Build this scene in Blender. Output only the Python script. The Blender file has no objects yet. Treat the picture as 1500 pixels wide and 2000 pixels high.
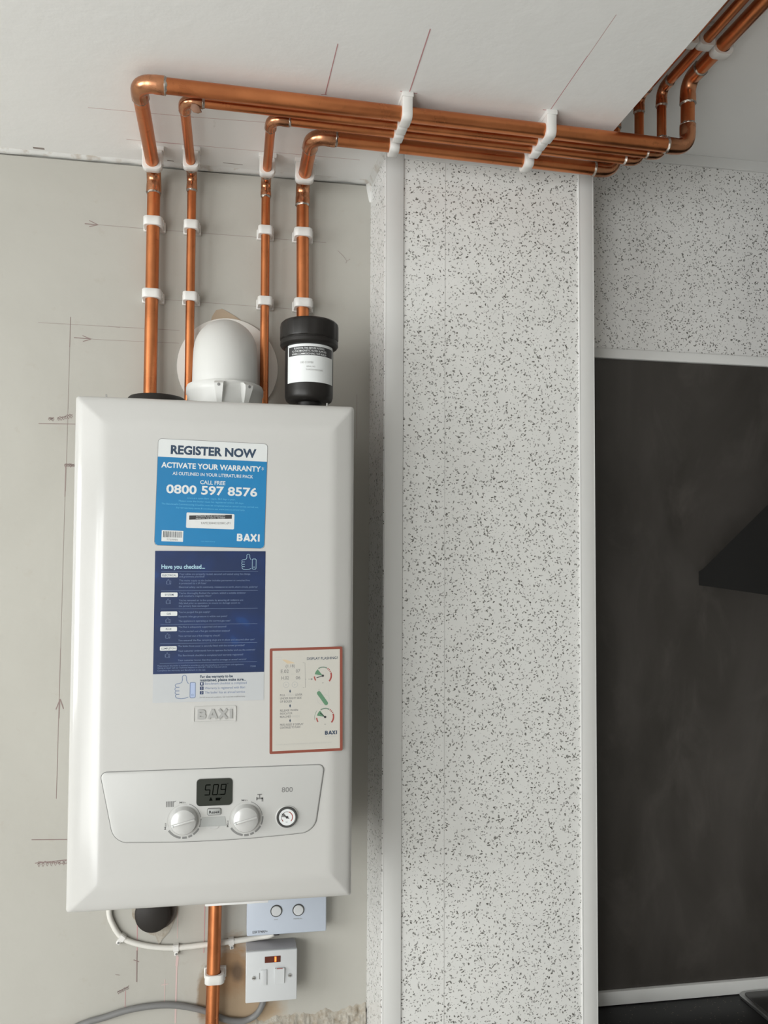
import bpy, bmesh, math, random
from mathutils import Vector, Matrix, noise
random.seed(7)
scene = bpy.context.scene
COL = scene.collection
V = Vector

# ------------------------------------------------------------------ camera
cam_data = bpy.data.cameras.new('camera')
cam = bpy.data.objects.new('camera', cam_data)
COL.objects.link(cam)
RX = V((0.98507803, -0.17203441, 0.00504418))
UP = V((-0.01193021, -0.03901671, 0.99916734))
FW = V((0.17169436, 0.98431797, 0.04048691))
m3 = Matrix((RX, UP, -FW)).transposed()
cam.matrix_world = Matrix.Translation((0.2125, -1.46555, 0.45797)) @ m3.to_4x4()
cam_data.sensor_fit = 'VERTICAL'
cam_data.sensor_height = 36.0
cam_data.lens = 1622.328 / 2000 * 36.0
cam_data.shift_x = (750 - 728.2) / 2000
cam_data.shift_y = (1054.72 - 1000) / 2000
cam_data.clip_start = 0.02
scene.camera = cam

# ------------------------------------------------------------------ world, light, exposure
scene.view_settings.view_transform = 'Standard'
scene.view_settings.look = 'None'
scene.view_settings.gamma = 1.0
scene.view_settings.use_curve_mapping = False
scene.view_settings.exposure = 0.80
world = bpy.data.worlds.new('daylight')
scene.world = world
world.use_nodes = True
bg = world.node_tree.nodes['Background']
bg.inputs['Color'].default_value = (0.93, 0.97, 1.0, 1)
bg.inputs['Strength'].default_value = 1.0

def area(name, loc, target, sx, sy, power, color):
    l = bpy.data.lights.new(name, 'AREA')
    l.shape = 'RECTANGLE'; l.size = sx; l.size_y = sy
    l.energy = power; l.color = color
    o = bpy.data.objects.new(name, l)
    o.location = loc
    o.rotation_euler = (V(target) - V(loc)).to_track_quat('-Z', 'Y').to_euler()
    COL.objects.link(o)
    return o
# daylight from the left window, plus an added fill lamp behind the camera
area('window_daylight', (-2.36, -1.75, 0.45), (0.0, -1.45, 0.55), 1.5, 1.25, 30, (0.985, 1.0, 0.985))
area('added_rear_fill', (-1.6, -3.36, -0.1), (-0.9, -1.0, 0.75), 1.3, 2.0, 30, (0.99, 1.0, 0.985))

# ------------------------------------------------------------------ helpers
def link(o, parent=None):
    COL.objects.link(o)
    if parent is not None:
        o.parent = parent
    return o

def obj(name, bm, mats, parent=None, smooth=None, loc=None):
    """bmesh -> one linked mesh object; vertices are in the parent's space"""
    me = bpy.data.meshes.new(name)
    if not isinstance(mats, (list, tuple)):
        mats = [mats]
    for m in mats:
        me.materials.append(m)
    bmesh.ops.recalc_face_normals(bm, faces=bm.faces[:])
    if smooth is not None:
        a = math.radians(smooth)
        for f in bm.faces: f.smooth = True
        for e in bm.edges:
            if len(e.link_faces) == 2 and e.calc_face_angle(0) > a:
                e.smooth = False
    bm.to_mesh(me); bm.free()
    o = bpy.data.objects.new(name, me)
    link(o, parent)
    if loc is not None: o.location = loc
    return o

def rawobj(name, bm, mats, parent=None):
    me = bpy.data.meshes.new(name)
    for m in mats: me.materials.append(m)
    bm.to_mesh(me); bm.free()
    return link(bpy.data.objects.new(name, me), parent)

def tag(o, label, cat, group=None):
    o['label'] = label; o['category'] = cat
    if group: o['group'] = group
    return o

def thing(name, label, cat, loc=(0, 0, 0), group=None):
    o = bpy.data.objects.new(name, None)
    o.empty_display_size = 0.02
    o.location = loc
    COL.objects.link(o)
    return tag(o, label, cat, group)

def struct(name, bm, mats, parent=None, smooth=None):
    o = obj(name, bm, mats, parent, smooth)
    o['kind'] = 'structure'
    return o

def BM(): return bmesh.new()

def box(bm, x0, x1, y0, y1, z0, z1, mi=0, bevel=0.0, seg=2, M=None):
    vs = [bm.verts.new((x, y, z)) for x in (x0, x1) for y in (y0, y1) for z in (z0, z1)]
    idx = [(0, 1, 3, 2), (4, 6, 7, 5), (0, 4, 5, 1), (2, 3, 7, 6), (0, 2, 6, 4), (1, 5, 7, 3)]
    fs = [bm.faces.new([vs[i] for i in f]) for f in idx]
    for f in fs: f.material_index = mi
    if bevel > 0:
        es = list({e for f in fs for e in f.edges})
        r = bmesh.ops.bevel(bm, geom=es, offset=bevel, segments=seg, affect='EDGES', profile=0.5)
        for f in r['faces']: f.material_index = mi
        vs = list({v for f in r['faces'] for v in f.verts} | {v for v in vs if v.is_valid})
    if M is not None:
        bmesh.ops.transform(bm, matrix=M, verts=[v for v in vs if v.is_valid])
    return vs

def rings_mesh(bm, rings, closed=True, cap0=True, cap1=True, mi=0):
    R = [[bm.verts.new(p) for p in r] for r in rings]
    n = len(R[0])
    for a, b in zip(R, R[1:]):
        for i in range(n if closed else n - 1):
            j = (i + 1) % n
            f = bm.faces.new((a[i], a[j], b[j], b[i])); f.material_index = mi
    if cap0:
        f = bm.faces.new(list(reversed(R[0]))); f.material_index = mi
    if cap1:
        f = bm.faces.new(R[-1]); f.material_index = mi
    return [v for r in R for v in r]

def lathe(bm, prof, c=(0, 0, 0), n=48, axis='z', mi=0, cap0=True, cap1=True):
    """prof: list of (radius, height along axis)"""
    rings = []
    for r, h in prof:
        ring = []
        for i in range(n):
            a = 2 * math.pi * i / n
            u, w = r * math.cos(a), r * math.sin(a)
            if axis == 'z': p = (c[0] + u, c[1] + w, c[2] + h)
            elif axis == 'y': p = (c[0] + u, c[1] + h, c[2] + w)
            else: p = (c[0] + h, c[1] + u, c[2] + w)
            ring.append(p)
        rings.append(ring)
    return rings_mesh(bm, rings, cap0=cap0, cap1=cap1, mi=mi)

def fillet(pts, rad, n=10):
    """round the corners of a polyline; rad: one radius or list per inner corner"""
    pts = [V(p) for p in pts]
    out = [pts[0]]
    for i in range(1, len(pts) - 1):
        r = rad[i - 1] if isinstance(rad, (list, tuple)) else rad
        a, b, c = pts[i - 1], pts[i], pts[i + 1]
        d0 = (a - b).normalized(); d1 = (c - b).normalized()
        ang = d0.angle(d1)
        if ang > math.pi - 0.01 or r <= 0:
            out.append(b); continue
        t = r / math.tan(ang / 2)
        cen = b + (d0 + d1).normalized() * (r / math.sin(ang / 2))
        p0, p1 = b + d0 * t, b + d1 * t
        v0, v1 = p0 - cen, p1 - cen
        tot = v0.angle(v1); ax = v0.cross(v1).normalized()
        for k in range(n + 1):
            out.append(cen + Matrix.Rotation(tot * k / n, 3, ax) @ v0)
    out.append(pts[-1])
    return out

def tube(bm, pts, r, n=24, mi=0, caps=True):
    """sweep a circle along points; r number or list"""
    pts = [V(p) for p in pts]
    N = len(pts)
    tang = []
    for i in range(N):
        a = pts[max(i - 1, 0)]; b = pts[min(i + 1, N - 1)]
        if 0 < i < N - 1:
            t = (pts[i] - a).normalized() + (b - pts[i]).normalized()
        else:
            t = b - a
        tang.append(t.normalized())
    ref = V((0, 0, 1)) if abs(tang[0].z) < 0.9 else V((1, 0, 0))
    nrm = (ref - tang[0] * ref.dot(tang[0])).normalized()
    rings = []
    for i in range(N):
        if i:
            q = tang[i - 1].rotation_difference(tang[i]); nrm = q @ nrm
            nrm = (nrm - tang[i] * nrm.dot(tang[i])).normalized()
        bi = tang[i].cross(nrm)
        rr = r[i] if isinstance(r, (list, tuple)) else r
        rings.append([pts[i] + (nrm * math.cos(2 * math.pi * k / n) + bi * math.sin(2 * math.pi * k / n)) * rr for k in range(n)])
    return rings_mesh(bm, rings, cap0=caps, cap1=caps, mi=mi)

def rrect(x0, x1, z0, z1, r, n=6):
    """outline of a rounded rectangle, counter-clockwise; r one value or (bl, br, tr, tl)"""
    if not isinstance(r, (list, tuple)): r = (r,) * 4
    pts = []
    for (cx, cz, a0), q in zip(((x0, z0, 180), (x1, z0, 270), (x1, z1, 0), (x0, z1, 90)), r):
        sx = 1 if cx == x0 else -1; sz = 1 if cz == z0 else -1
        ox, oz = cx + sx * q, cz + sz * q
        for k in range(n + 1):
            a = math.radians(a0 + 90 * k / n)
            pts.append((ox + q * math.cos(a), oz + q * math.sin(a)))
    return pts

def prism(bm, outline, y0, y1, mi=0, cap_back=True):
    """outline in x,z ; y0 front, y1 back"""
    return rings_mesh(bm, [[(x, y1, z) for x, z in outline], [(x, y0, z) for x, z in outline]], cap0=cap_back, mi=mi)

def dup(root, loc=None, M=None, label=None, name=None):
    r = root.copy(); COL.objects.link(r)
    if M is not None: r.matrix_world = M
    elif loc is not None: r.location = loc
    if label: r['label'] = label
    for ch in list(root.children):
        c = ch.copy(); COL.objects.link(c); c.parent = r
        for g in list(ch.children):
            d = g.copy(); COL.objects.link(d); d.parent = c
    return r

# ------------------------------------------------------------------ materials
MATS = {}
def mat(name, color, rough=0.5, metal=0.0, spec=0.5, coat=0.0, emit=None, estr=0.0, ior=None, sss=0.0):
    m = bpy.data.materials.new(name); m.use_nodes = True
    b = m.node_tree.nodes['Principled BSDF']
    b.inputs['Base Color'].default_value = (*color, 1)
    b.inputs['Roughness'].default_value = rough
    b.inputs['Metallic'].default_value = metal
    b.inputs['Specular IOR Level'].default_value = spec
    b.inputs['Coat Weight'].default_value = coat
    b.inputs['Coat Roughness'].default_value = 0.08
    if emit:
        b.inputs['Emission Color'].default_value = (*emit, 1)
        b.inputs['Emission Strength'].default_value = estr
    MATS[name] = m
    return m

class NT:
    """tiny node-graph helper"""
    def __init__(s, m):
        s.m = m; s.t = m.node_tree; s.n = s.t.nodes; s.l = s.t.links
        s.bsdf = s.n['Principled BSDF']
    def node(s, typ, **kw):
        x = s.n.new(typ)
        for k, v in kw.items():
            if k.startswith('_'): setattr(x, k[1:], v)
            else: x.inputs[k.replace('__', ' ')].default_value = v
        return x
    def link(s, a, b): s.l.new(a, b)
    def coord(s, scale=(1, 1, 1), rot=(0, 0, 0), loc=(0, 0, 0), kind='Object'):
        tc = s.n.new('ShaderNodeTexCoord')
        mp = s.n.new('ShaderNodeMapping')
        mp.inputs['Scale'].default_value = scale
        mp.inputs['Rotation'].default_value = rot
        mp.inputs['Location'].default_value = loc
        s.link(tc.outputs[kind], mp.inputs['Vector'])
        return mp.outputs['Vector']
    def noise(s, vec, scale, detail=4, rough=0.55, dist=0.0):
        x = s.node('ShaderNodeTexNoise', Scale=scale, Detail=detail, Roughness=rough, Distortion=dist)
        s.link(vec, x.inputs['Vector'])
        return x.outputs['Fac']
    def ramp(s, fac, stops):
        x = s.n.new('ShaderNodeValToRGB')
        e = x.color_ramp.elements
        while len(e) < len(stops): e.new(0.5)
        for el, (p, c) in zip(e, stops):
            el.position = p
            el.color = (*c, 1) if len(c) == 3 else c
        s.link(fac, x.inputs['Fac'])
        return x.outputs['Color']
    def rampv(s, fac, a, b):
        x = s.node('ShaderNodeMapRange', **{'From__Min': a, 'From__Max': b})
        s.link(fac, x.inputs['Value'])
        return x.outputs['Result']
    def mix(s, fac, a, b, blend='MIX'):
        x = s.n.new('ShaderNodeMix'); x.data_type = 'RGBA'; x.blend_type = blend
        for i, v in ((0, fac), (6, a), (7, b)):
            if hasattr(v, 'links'): s.link(v, x.inputs[i])
            elif i == 0: x.inputs[0].default_value = v
            else: x.inputs[i].default_value = (*v, 1)
        return x.outputs[2]
    def math(s, op, a, b=None):
        x = s.n.new('ShaderNodeMath'); x.operation = op
        for i, v in enumerate((a, b)):
            if v is None: continue
            if hasattr(v, 'links'): s.link(v, x.inputs[i])
            else: x.inputs[i].default_value = v
        return x.outputs[0]
    def bump(s, h, strength=0.2, dist=0.001):
        x = s.node('ShaderNodeBump', Strength=strength, Distance=dist)
        s.link(h, x.inputs['Height']); s.link(x.outputs['Normal'], s.bsdf.inputs['Normal'])
    def color(s, c): s.link(c, s.bsdf.inputs['Base Color'])
    def set(s, name, v): s.link(v, s.bsdf.inputs[name])

# skimmed plaster wall: warm grey with mottling, bare tan patches around the old pipe chase
M_wall = mat('skimmed_plaster', (0.45, 0.42, 0.38), 0.85, spec=0.25)
t = NT(M_wall)
vec = t.coord()
n1 = t.noise(vec, 2.2, 5, 0.6, 0.4); n2 = t.noise(vec, 38, 4, 0.6)
c = t.ramp(n1, [(0.30, (0.385, 0.372, 0.335)), (0.72, (0.437, 0.426, 0.388))])
c = t.mix(t.rampv(n2, 0.62, 0.80), c, (0.385, 0.36, 0.318))
sep = t.node('ShaderNodeSeparateXYZ'); t.link(vec, sep.inputs[0])
nz = t.noise(vec, 9, 6, 0.7, 0.6)
def blob(cx, cz, rx, rz, soft, amp):
    dx = t.math('DIVIDE', t.math('SUBTRACT', sep.outputs['X'], cx), rx)
    dz = t.math('DIVIDE', t.math('SUBTRACT', sep.outputs['Z'], cz), rz)
    d = t.math('SQRT', t.math('ADD', t.math('MULTIPLY', dx, dx), t.math('MULTIPLY', dz, dz)))
    d = t.math('ADD', d, t.math('MULTIPLY', t.math('SUBTRACT', nz, 0.5), amp))
    return t.rampv(d, 1.0, 1.0 - soft)
for (cx, cz, rx, rz, soft, amp, col) in (
        (0.230, -0.258, 0.046, 0.100, 0.30, 1.2, (0.33, 0.215, 0.125)),
        (0.236, -0.222, 0.014, 0.021, 0.6, 1.2, (0.17, 0.115, 0.075)),
        (0.250, -0.295, 0.075, 0.050, 0.5, 1.3, (0.38, 0.285, 0.19)),
        (0.181, -0.258, 0.014, 0.06, 0.4, 1.6, (0.25, 0.19, 0.13)),
        (0.36, -0.325, 0.14, 0.028, 0.6, 1.7, (0.44, 0.38, 0.30)),
        (-0.06, -0.31, 0.12, 0.035, 0.9, 1.2, (0.38, 0.35, 0.31))):
    c = t.mix(blob(cx, cz, rx, rz, soft, amp), c, col)
t.color(c)
t.bump(t.math('ADD', n2, t.math('MULTIPLY', n1, 2.0)), 0.25, 0.0015)

M_ceil = mat('ceiling_paint', (0.72, 0.71, 0.695), 0.8, spec=0.3)
t = NT(M_ceil); vec = t.coord()
n1 = t.noise(vec, 3.0, 4); n2 = t.noise(vec, 60, 5, 0.6); n3 = t.noise(vec, 14, 3, 0.5, 1.0)
c = t.ramp(n1, [(0.3, (0.785, 0.785, 0.77)), (0.7, (0.82, 0.82, 0.805))])
c = t.mix(t.rampv(n3, 0.735, 0.78), c, (0.56, 0.54, 0.51))
t.color(c); t.bump(t.math('ADD', n2, t.math('MULTIPLY', n3, 1.5)), 0.3, 0.0012)

M_caulk = mat('white_caulk', (0.74, 0.73, 0.71), 0.6)
t = NT(M_caulk); vec = t.coord()
n1 = t.noise(vec, 45, 4)
t.color(t.ramp(n1, [(0.32, (0.48, 0.44, 0.39)), (0.45, (0.64, 0.64, 0.62))]))
t.bump(n1, 0.5, 0.002)

# white wall panel with dark glittering flecks
def speckle(name, base, density, glint, zrot=0.0):
    m = mat(name, base, 0.22, spec=0.5)
    t = NT(m); tot = None; glit = None
    clump = t.noise(t.coord(), 13, 3, 0.6)
    for k, (rot, sc, st) in enumerate(((0.5, 225, 0.52), (-0.7, 245, 0.55), (1.35, 265, 0.6), (0.05, 290, 0.66), (-1.2, 235, 0.55))):
        # rotate first, then squash along one axis: chips become short slivers in every direction
        v0 = t.coord(rot=(0, 0, zrot))
        rt = t.n.new('ShaderNodeMapping'); rt.inputs['Rotation'].default_value = (0, rot, 0)
        t.link(v0, rt.inputs['Vector']); v1 = rt.outputs['Vector']
        mp = t.n.new('ShaderNodeMapping'); mp.inputs['Scale'].default_value = (1.0, 0.0, st)
        mp.inputs['Location'].default_value = (k * 3.7, 0, k * 1.9)
        t.link(v1, mp.inputs['Vector'])
        wob = t.n.new('ShaderNodeTexNoise'); wob.inputs['Scale'].default_value = 260
        wob.inputs['Detail'].default_value = 2
        t.link(mp.outputs['Vector'], wob.inputs['Vector'])
        ad = t.n.new('ShaderNodeVectorMath'); ad.operation = 'MULTIPLY_ADD'
        t.link(wob.outputs['Color'], ad.inputs[0]); ad.inputs[1].default_value = (0.0045, 0, 0.0045)
        t.link(mp.outputs['Vector'], ad.inputs[2])
        vo = t.node('ShaderNodeTexVoronoi', Scale=sc, Randomness=1.0)
        t.link(ad.outputs[0], vo.inputs['Vector'])
        sp = t.n.new('ShaderNodeSeparateColor'); t.link(vo.outputs['Color'], sp.inputs[0])
        thr = t.math('ADD', t.math('MULTIPLY', sp.outputs[1], 0.19), 0.10)      # chip size
        keep = t.math('GREATER_THAN', t.math('ADD', sp.outputs[0], t.math('MULTIPLY', clump, 0.55)), 1.275 - density)
        chip = t.math('MULTIPLY', keep, t.rampv(t.math('SUBTRACT', thr, vo.outputs['Distance']), -0.02, 0.03))
        chip = t.math('MULTIPLY', chip, t.math('ADD', 0.45, t.math('MULTIPLY', sp.outputs[2], 0.6)))
        tot = chip if tot is None else t.math('MAXIMUM', tot, chip)
        if k == 0:
            nm = vo.outputs['Color']
    n = t.noise(t.coord(), 25, 3)
    c = t.ramp(n, [(0.3, tuple(x * 0.97 for x in base)), (0.7, tuple(min(1, x * 1.03) for x in base))])
    t.color(t.mix(t.math('MINIMUM', tot, 1.0), c, (0.15, 0.145, 0.13)))
    t.set('Metallic', t.math('MULTIPLY', tot, glint))
    t.bump(tot, 0.05, 0.0003)
    return m
M_speck = speckle('speckled_panel', (0.69, 0.69, 0.67), 0.68, 0.25)
M_speck_faint = speckle('speckled_panel_side', (0.70, 0.70, 0.69), 0.40, 0.85, math.pi / 2)
M_speck_right = speckle('speckled_panel_recess', (0.68, 0.675, 0.66), 0.66, 0.4)

M_trim = mat('white_plastic_trim', (0.62, 0.62, 0.605), 0.35)
M_boiler = mat('boiler_white_enamel', (0.52, 0.515, 0.497), 0.15, spec=0.5, coat=0.15)
t = NT(M_boiler); t.bump(t.noise(t.coord(), 30, 2), 0.02, 0.0006)
M_fascia = mat('boiler_fascia_plastic', (0.50, 0.50, 0.485), 0.34)
M_body = mat('boiler_side_metal', (0.62, 0.62, 0.60), 0.3)
M_seam = mat('dark_groove', (0.16, 0.16, 0.155), 0.6)
M_lcd = mat('lcd_dark', (0.032, 0.035, 0.029), 0.25, spec=0.3)
M_seg = mat('lcd_segment', (0.003, 0.0035, 0.003), 0.9, spec=0.0)
M_knob = mat('silver_white_knob', (0.55, 0.55, 0.54), 0.25, metal=0.25)
M_grey = mat('grey_print', (0.20, 0.20, 0.195), 0.5)
M_lgrey = mat('light_grey_plastic', (0.36, 0.37, 0.36), 0.4)
M_chrome = mat('chrome', (0.62, 0.62, 0.61), 0.2, metal=0.9)
M_badge = mat('badge_silver', (0.42, 0.42, 0.41), 0.34, metal=0.35)
M_gauge_ring = mat('gauge_ring', (0.07, 0.07, 0.068), 0.35, metal=0.3)
M_white = mat('print_white', (0.62, 0.64, 0.635), 0.4)
M_navy_txt = mat('print_navy', (0.022, 0.045, 0.085), 0.45)
M_blue = mat('sticker_cyan_blue', (0.010, 0.205, 0.47), 0.35)
t = NT(M_blue); t.color(t.ramp(t.noise(t.coord(), 8, 2), [(0.3, (0.009, 0.165, 0.365)), (0.7, (0.010, 0.182, 0.40))]))
M_ltblue = mat('print_pale_blue', (0.34, 0.52, 0.62), 0.4)
M_ltblue2 = mat('print_mid_blue', (0.10, 0.38, 0.60), 0.4)
M_navy = mat('sticker_navy', (0.016, 0.030, 0.125), 0.32)
t = NT(M_navy); vec = t.coord()
vo = t.node('ShaderNodeTexNoise', Scale=26.0, Detail=1.0); t.link(vec, vo.inputs['Vector'])
t.color(t.ramp(vo.outputs['Fac'], [(0.45, (0.010, 0.024, 0.080)), (0.68, (0.010, 0.028, 0.105)), (0.74, (0.010, 0.042, 0.155))]))
M_navy_line = mat('print_navy_small', (0.15, 0.20, 0.32), 0.4)
M_paper = mat('sticker_pale_paper', (0.46, 0.475, 0.485), 0.4)
M_cream = mat('sticker_cream', (0.50, 0.485, 0.44), 0.42)
M_red = mat('sticker_red_border', (0.23, 0.058, 0.036), 0.45)
M_red_p = mat('print_red', (0.32, 0.06, 0.05), 0.45)
M_green_p = mat('print_green', (0.10, 0.22, 0.13), 0.45)
M_black_p = mat('print_black', (0.03, 0.03, 0.032), 0.45)
M_faint_p = mat('print_faint_grey', (0.42, 0.42, 0.40), 0.45)
M_sleeve = mat('print_lilac', (0.36, 0.43, 0.60), 0.4)

# copper
def copper(name, base, dark, rough, sc=1.0):
    m = mat(name, base, rough, metal=1.0)
    t = NT(m); vec = t.coord()
    n1 = t.noise(vec, 9 * sc, 4, 0.6, 0.5); n2 = t.noise(vec, 90 * sc, 3, 0.6)
    c = t.ramp(n1, [(0.30, dark), (0.62, base)])
    c = t.mix(t.rampv(n2, 0.60, 0.78), c, tuple(x * 0.72 for x in base))
    t.color(c)
    x = t.node('ShaderNodeMapRange', **{'From__Min': 0.3, 'From__Max': 0.7, 'To__Min': rough - 0.06, 'To__Max': rough + 0.10})
    t.link(n1, x.inputs['Value']); t.set('Roughness', x.outputs['Result'])
    return m
M_cu = copper('copper_tube', (0.66, 0.245, 0.098), (0.50, 0.172, 0.070), 0.31)
M_cu_fit = copper('copper_fitting', (0.62, 0.29, 0.155), (0.33, 0.155, 0.085), 0.24, 2.0)
M_solder = mat('solder', (0.55, 0.52, 0.48), 0.38, metal=0.85)
t = NT(M_solder); vec = t.coord(); n = t.noise(vec, 160, 3)
t.color(t.ramp(n, [(0.35, (0.20, 0.155, 0.12)), (0.6, (0.48, 0.45, 0.41))])); t.bump(n, 0.4, 0.001)
M_clip = mat('white_nylon_clip', (0.69, 0.68, 0.655), 0.42)
b = M_clip.node_tree.nodes['Principled BSDF']
b.inputs['Subsurface Weight'].default_value = 0.15
b.inputs['Subsurface Radius'].default_value = (0.003, 0.003, 0.0025)
M_flue = mat('flue_white_paint', (0.62, 0.62, 0.60), 0.38)
M_flue_disc = mat('flue_wall_seal', (0.66, 0.64, 0.60), 0.55)
M_black = mat('black_plastic', (0.013, 0.0112, 0.010), 0.40, spec=0.35)
t = NT(M_black); t.bump(t.noise(t.coord(), 300, 2), 0.08, 0.0004)
M_rubber = mat('dark_rubber', (0.017, 0.014, 0.012), 0.55, spec=0.35)
M_label = mat('white_paper_label', (0.70, 0.72, 0.72), 0.45)
M_pvc = mat('white_switch_plastic', (0.57, 0.585, 0.595), 0.3)
M_pvc_blue = mat('receiver_plastic', (0.49, 0.54, 0.62), 0.32)
M_backbox = mat('grey_back_box', (0.40, 0.395, 0.42), 0.4)
M_cable = mat('white_cable', (0.66, 0.645, 0.60), 0.45)
M_cable_grey = mat('grey_cable', (0.17, 0.17, 0.168), 0.5)
M_neon = mat('neon_lens', (0.10, 0.020, 0.010), 0.25)
M_neon_on = mat('neon_glow', (0.6, 0.08, 0.02), 0.3, emit=(1.0, 0.16, 0.03), estr=1.6)
M_tan = mat('torn_board_tan', (0.37, 0.29, 0.21), 0.9, spec=0.2)
M_torn = mat('torn_plaster_pale', (0.50, 0.47, 0.42), 0.9, spec=0.2)
t = NT(M_torn); n = t.noise(t.coord(), 60, 5, 0.7)
t.color(t.ramp(n, [(0.3, (0.27, 0.225, 0.165)), (0.65, (0.45, 0.425, 0.375))])); t.bump(n, 0.8, 0.003)
M_pencil = mat('pencil_mark', (0.23, 0.17, 0.158), 0.8)
M_pencil_lt = mat('pencil_mark_light', (0.285, 0.245, 0.222), 0.8)
M_pencil_red = mat('red_pencil_mark', (0.52, 0.27, 0.28), 0.8)
M_pencil_pink = mat('pink_smudge', (0.56, 0.42, 0.40), 0.8)
M_splash = mat('dark_splashback', (0.038, 0.033, 0.029), 0.42, spec=0.5)
t = NT(M_splash); vec = t.coord((1, 1, 0.45))
n1 = t.noise(vec, 7, 5, 0.6, 0.8); n2 = t.noise(vec, 45, 3)
n3 = t.noise(t.coord((2.2, 1, 1.1)), 5, 6, 0.65, 0.7)
c = t.ramp(n1, [(0.30, (0.030, 0.0265, 0.0225)), (0.70, (0.054, 0.048, 0.043))])
t.color(t.mix(t.rampv(n3, 0.52, 0.72), c, (0.064, 0.057, 0.051)))
x = t.node('ShaderNodeMapRange', **{'From__Min': 0.3, 'From__Max': 0.7, 'To__Min': 0.34, 'To__Max': 0.52})
t.link(n1, x.inputs['Value']); t.set('Roughness', x.outputs['Result'])
t.bump(n2, 0.06, 0.0005)
M_hood = mat('hood_black', (0.008, 0.0078, 0.0075), 0.35)
M_worktop = mat('black_sparkle_worktop', (0.006, 0.0058, 0.006), 0.38, spec=0.22)
t = NT(M_worktop); vec = t.coord()
vo = t.node('ShaderNodeTexVoronoi', Scale=250.0); t.link(vec, vo.inputs['Vector'])
sp = t.n.new('ShaderNodeSeparateColor'); t.link(vo.outputs['Color'], sp.inputs[0])
dot = t.math('MULTIPLY', t.math('GREATER_THAN', sp.outputs[0], 0.90), t.math('LESS_THAN', vo.outputs['Distance'], 0.28))
t.color(t.mix(dot, (0.0055, 0.0052, 0.0055), (0.13, 0.105, 0.075)))
M_steel = mat('brushed_steel', (0.42, 0.42, 0.42), 0.32, metal=1.0)
M_hobglass = mat('hob_top_dark', (0.035, 0.034, 0.033), 0.18)
M_iron = mat('cast_iron', (0.012, 0.012, 0.012), 0.55)
M_floor = mat('pale_floor', (0.52, 0.50, 0.47), 0.5)
M_roomwall = mat('room_paint', (0.55, 0.54, 0.52), 0.85)
M_roomdark = mat('kitchen_units_side', (0.12, 0.11, 0.10), 0.6)
M_roomright = mat('right_wall_paint', (0.34, 0.33, 0.31), 0.8)
M_frame = mat('window_frame_white', (0.75, 0.75, 0.74), 0.35)

# ------------------------------------------------------------------ text and strokes
_font_cache = {}
def text_geom(s, bold=0.0):
    key = (s, bold)
    if key in _font_cache: return _font_cache[key]
    cu = bpy.data.curves.new('lettering', 'FONT')
    cu.body = s; cu.size = 1.0; cu.resolution_u = 3; cu.offset = bold
    o = bpy.data.objects.new('lettering', cu); COL.objects.link(o)
    dg = bpy.context.evaluated_depsgraph_get(); dg.update()
    me = bpy.data.meshes.new_from_object(o.evaluated_get(dg))
    vs = [(v.co.x, v.co.y) for v in me.vertices]
    fs = [tuple(p.vertices) for p in me.polygons]
    bpy.data.objects.remove(o); bpy.data.curves.remove(cu); bpy.data.meshes.remove(me)
    _font_cache[key] = (vs, fs)
    return vs, fs
CAP = None
def cap_height():
    global CAP
    if CAP is None:
        vs, _ = text_geom('H'); CAP = max(v[1] for v in vs)
    return CAP

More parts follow.
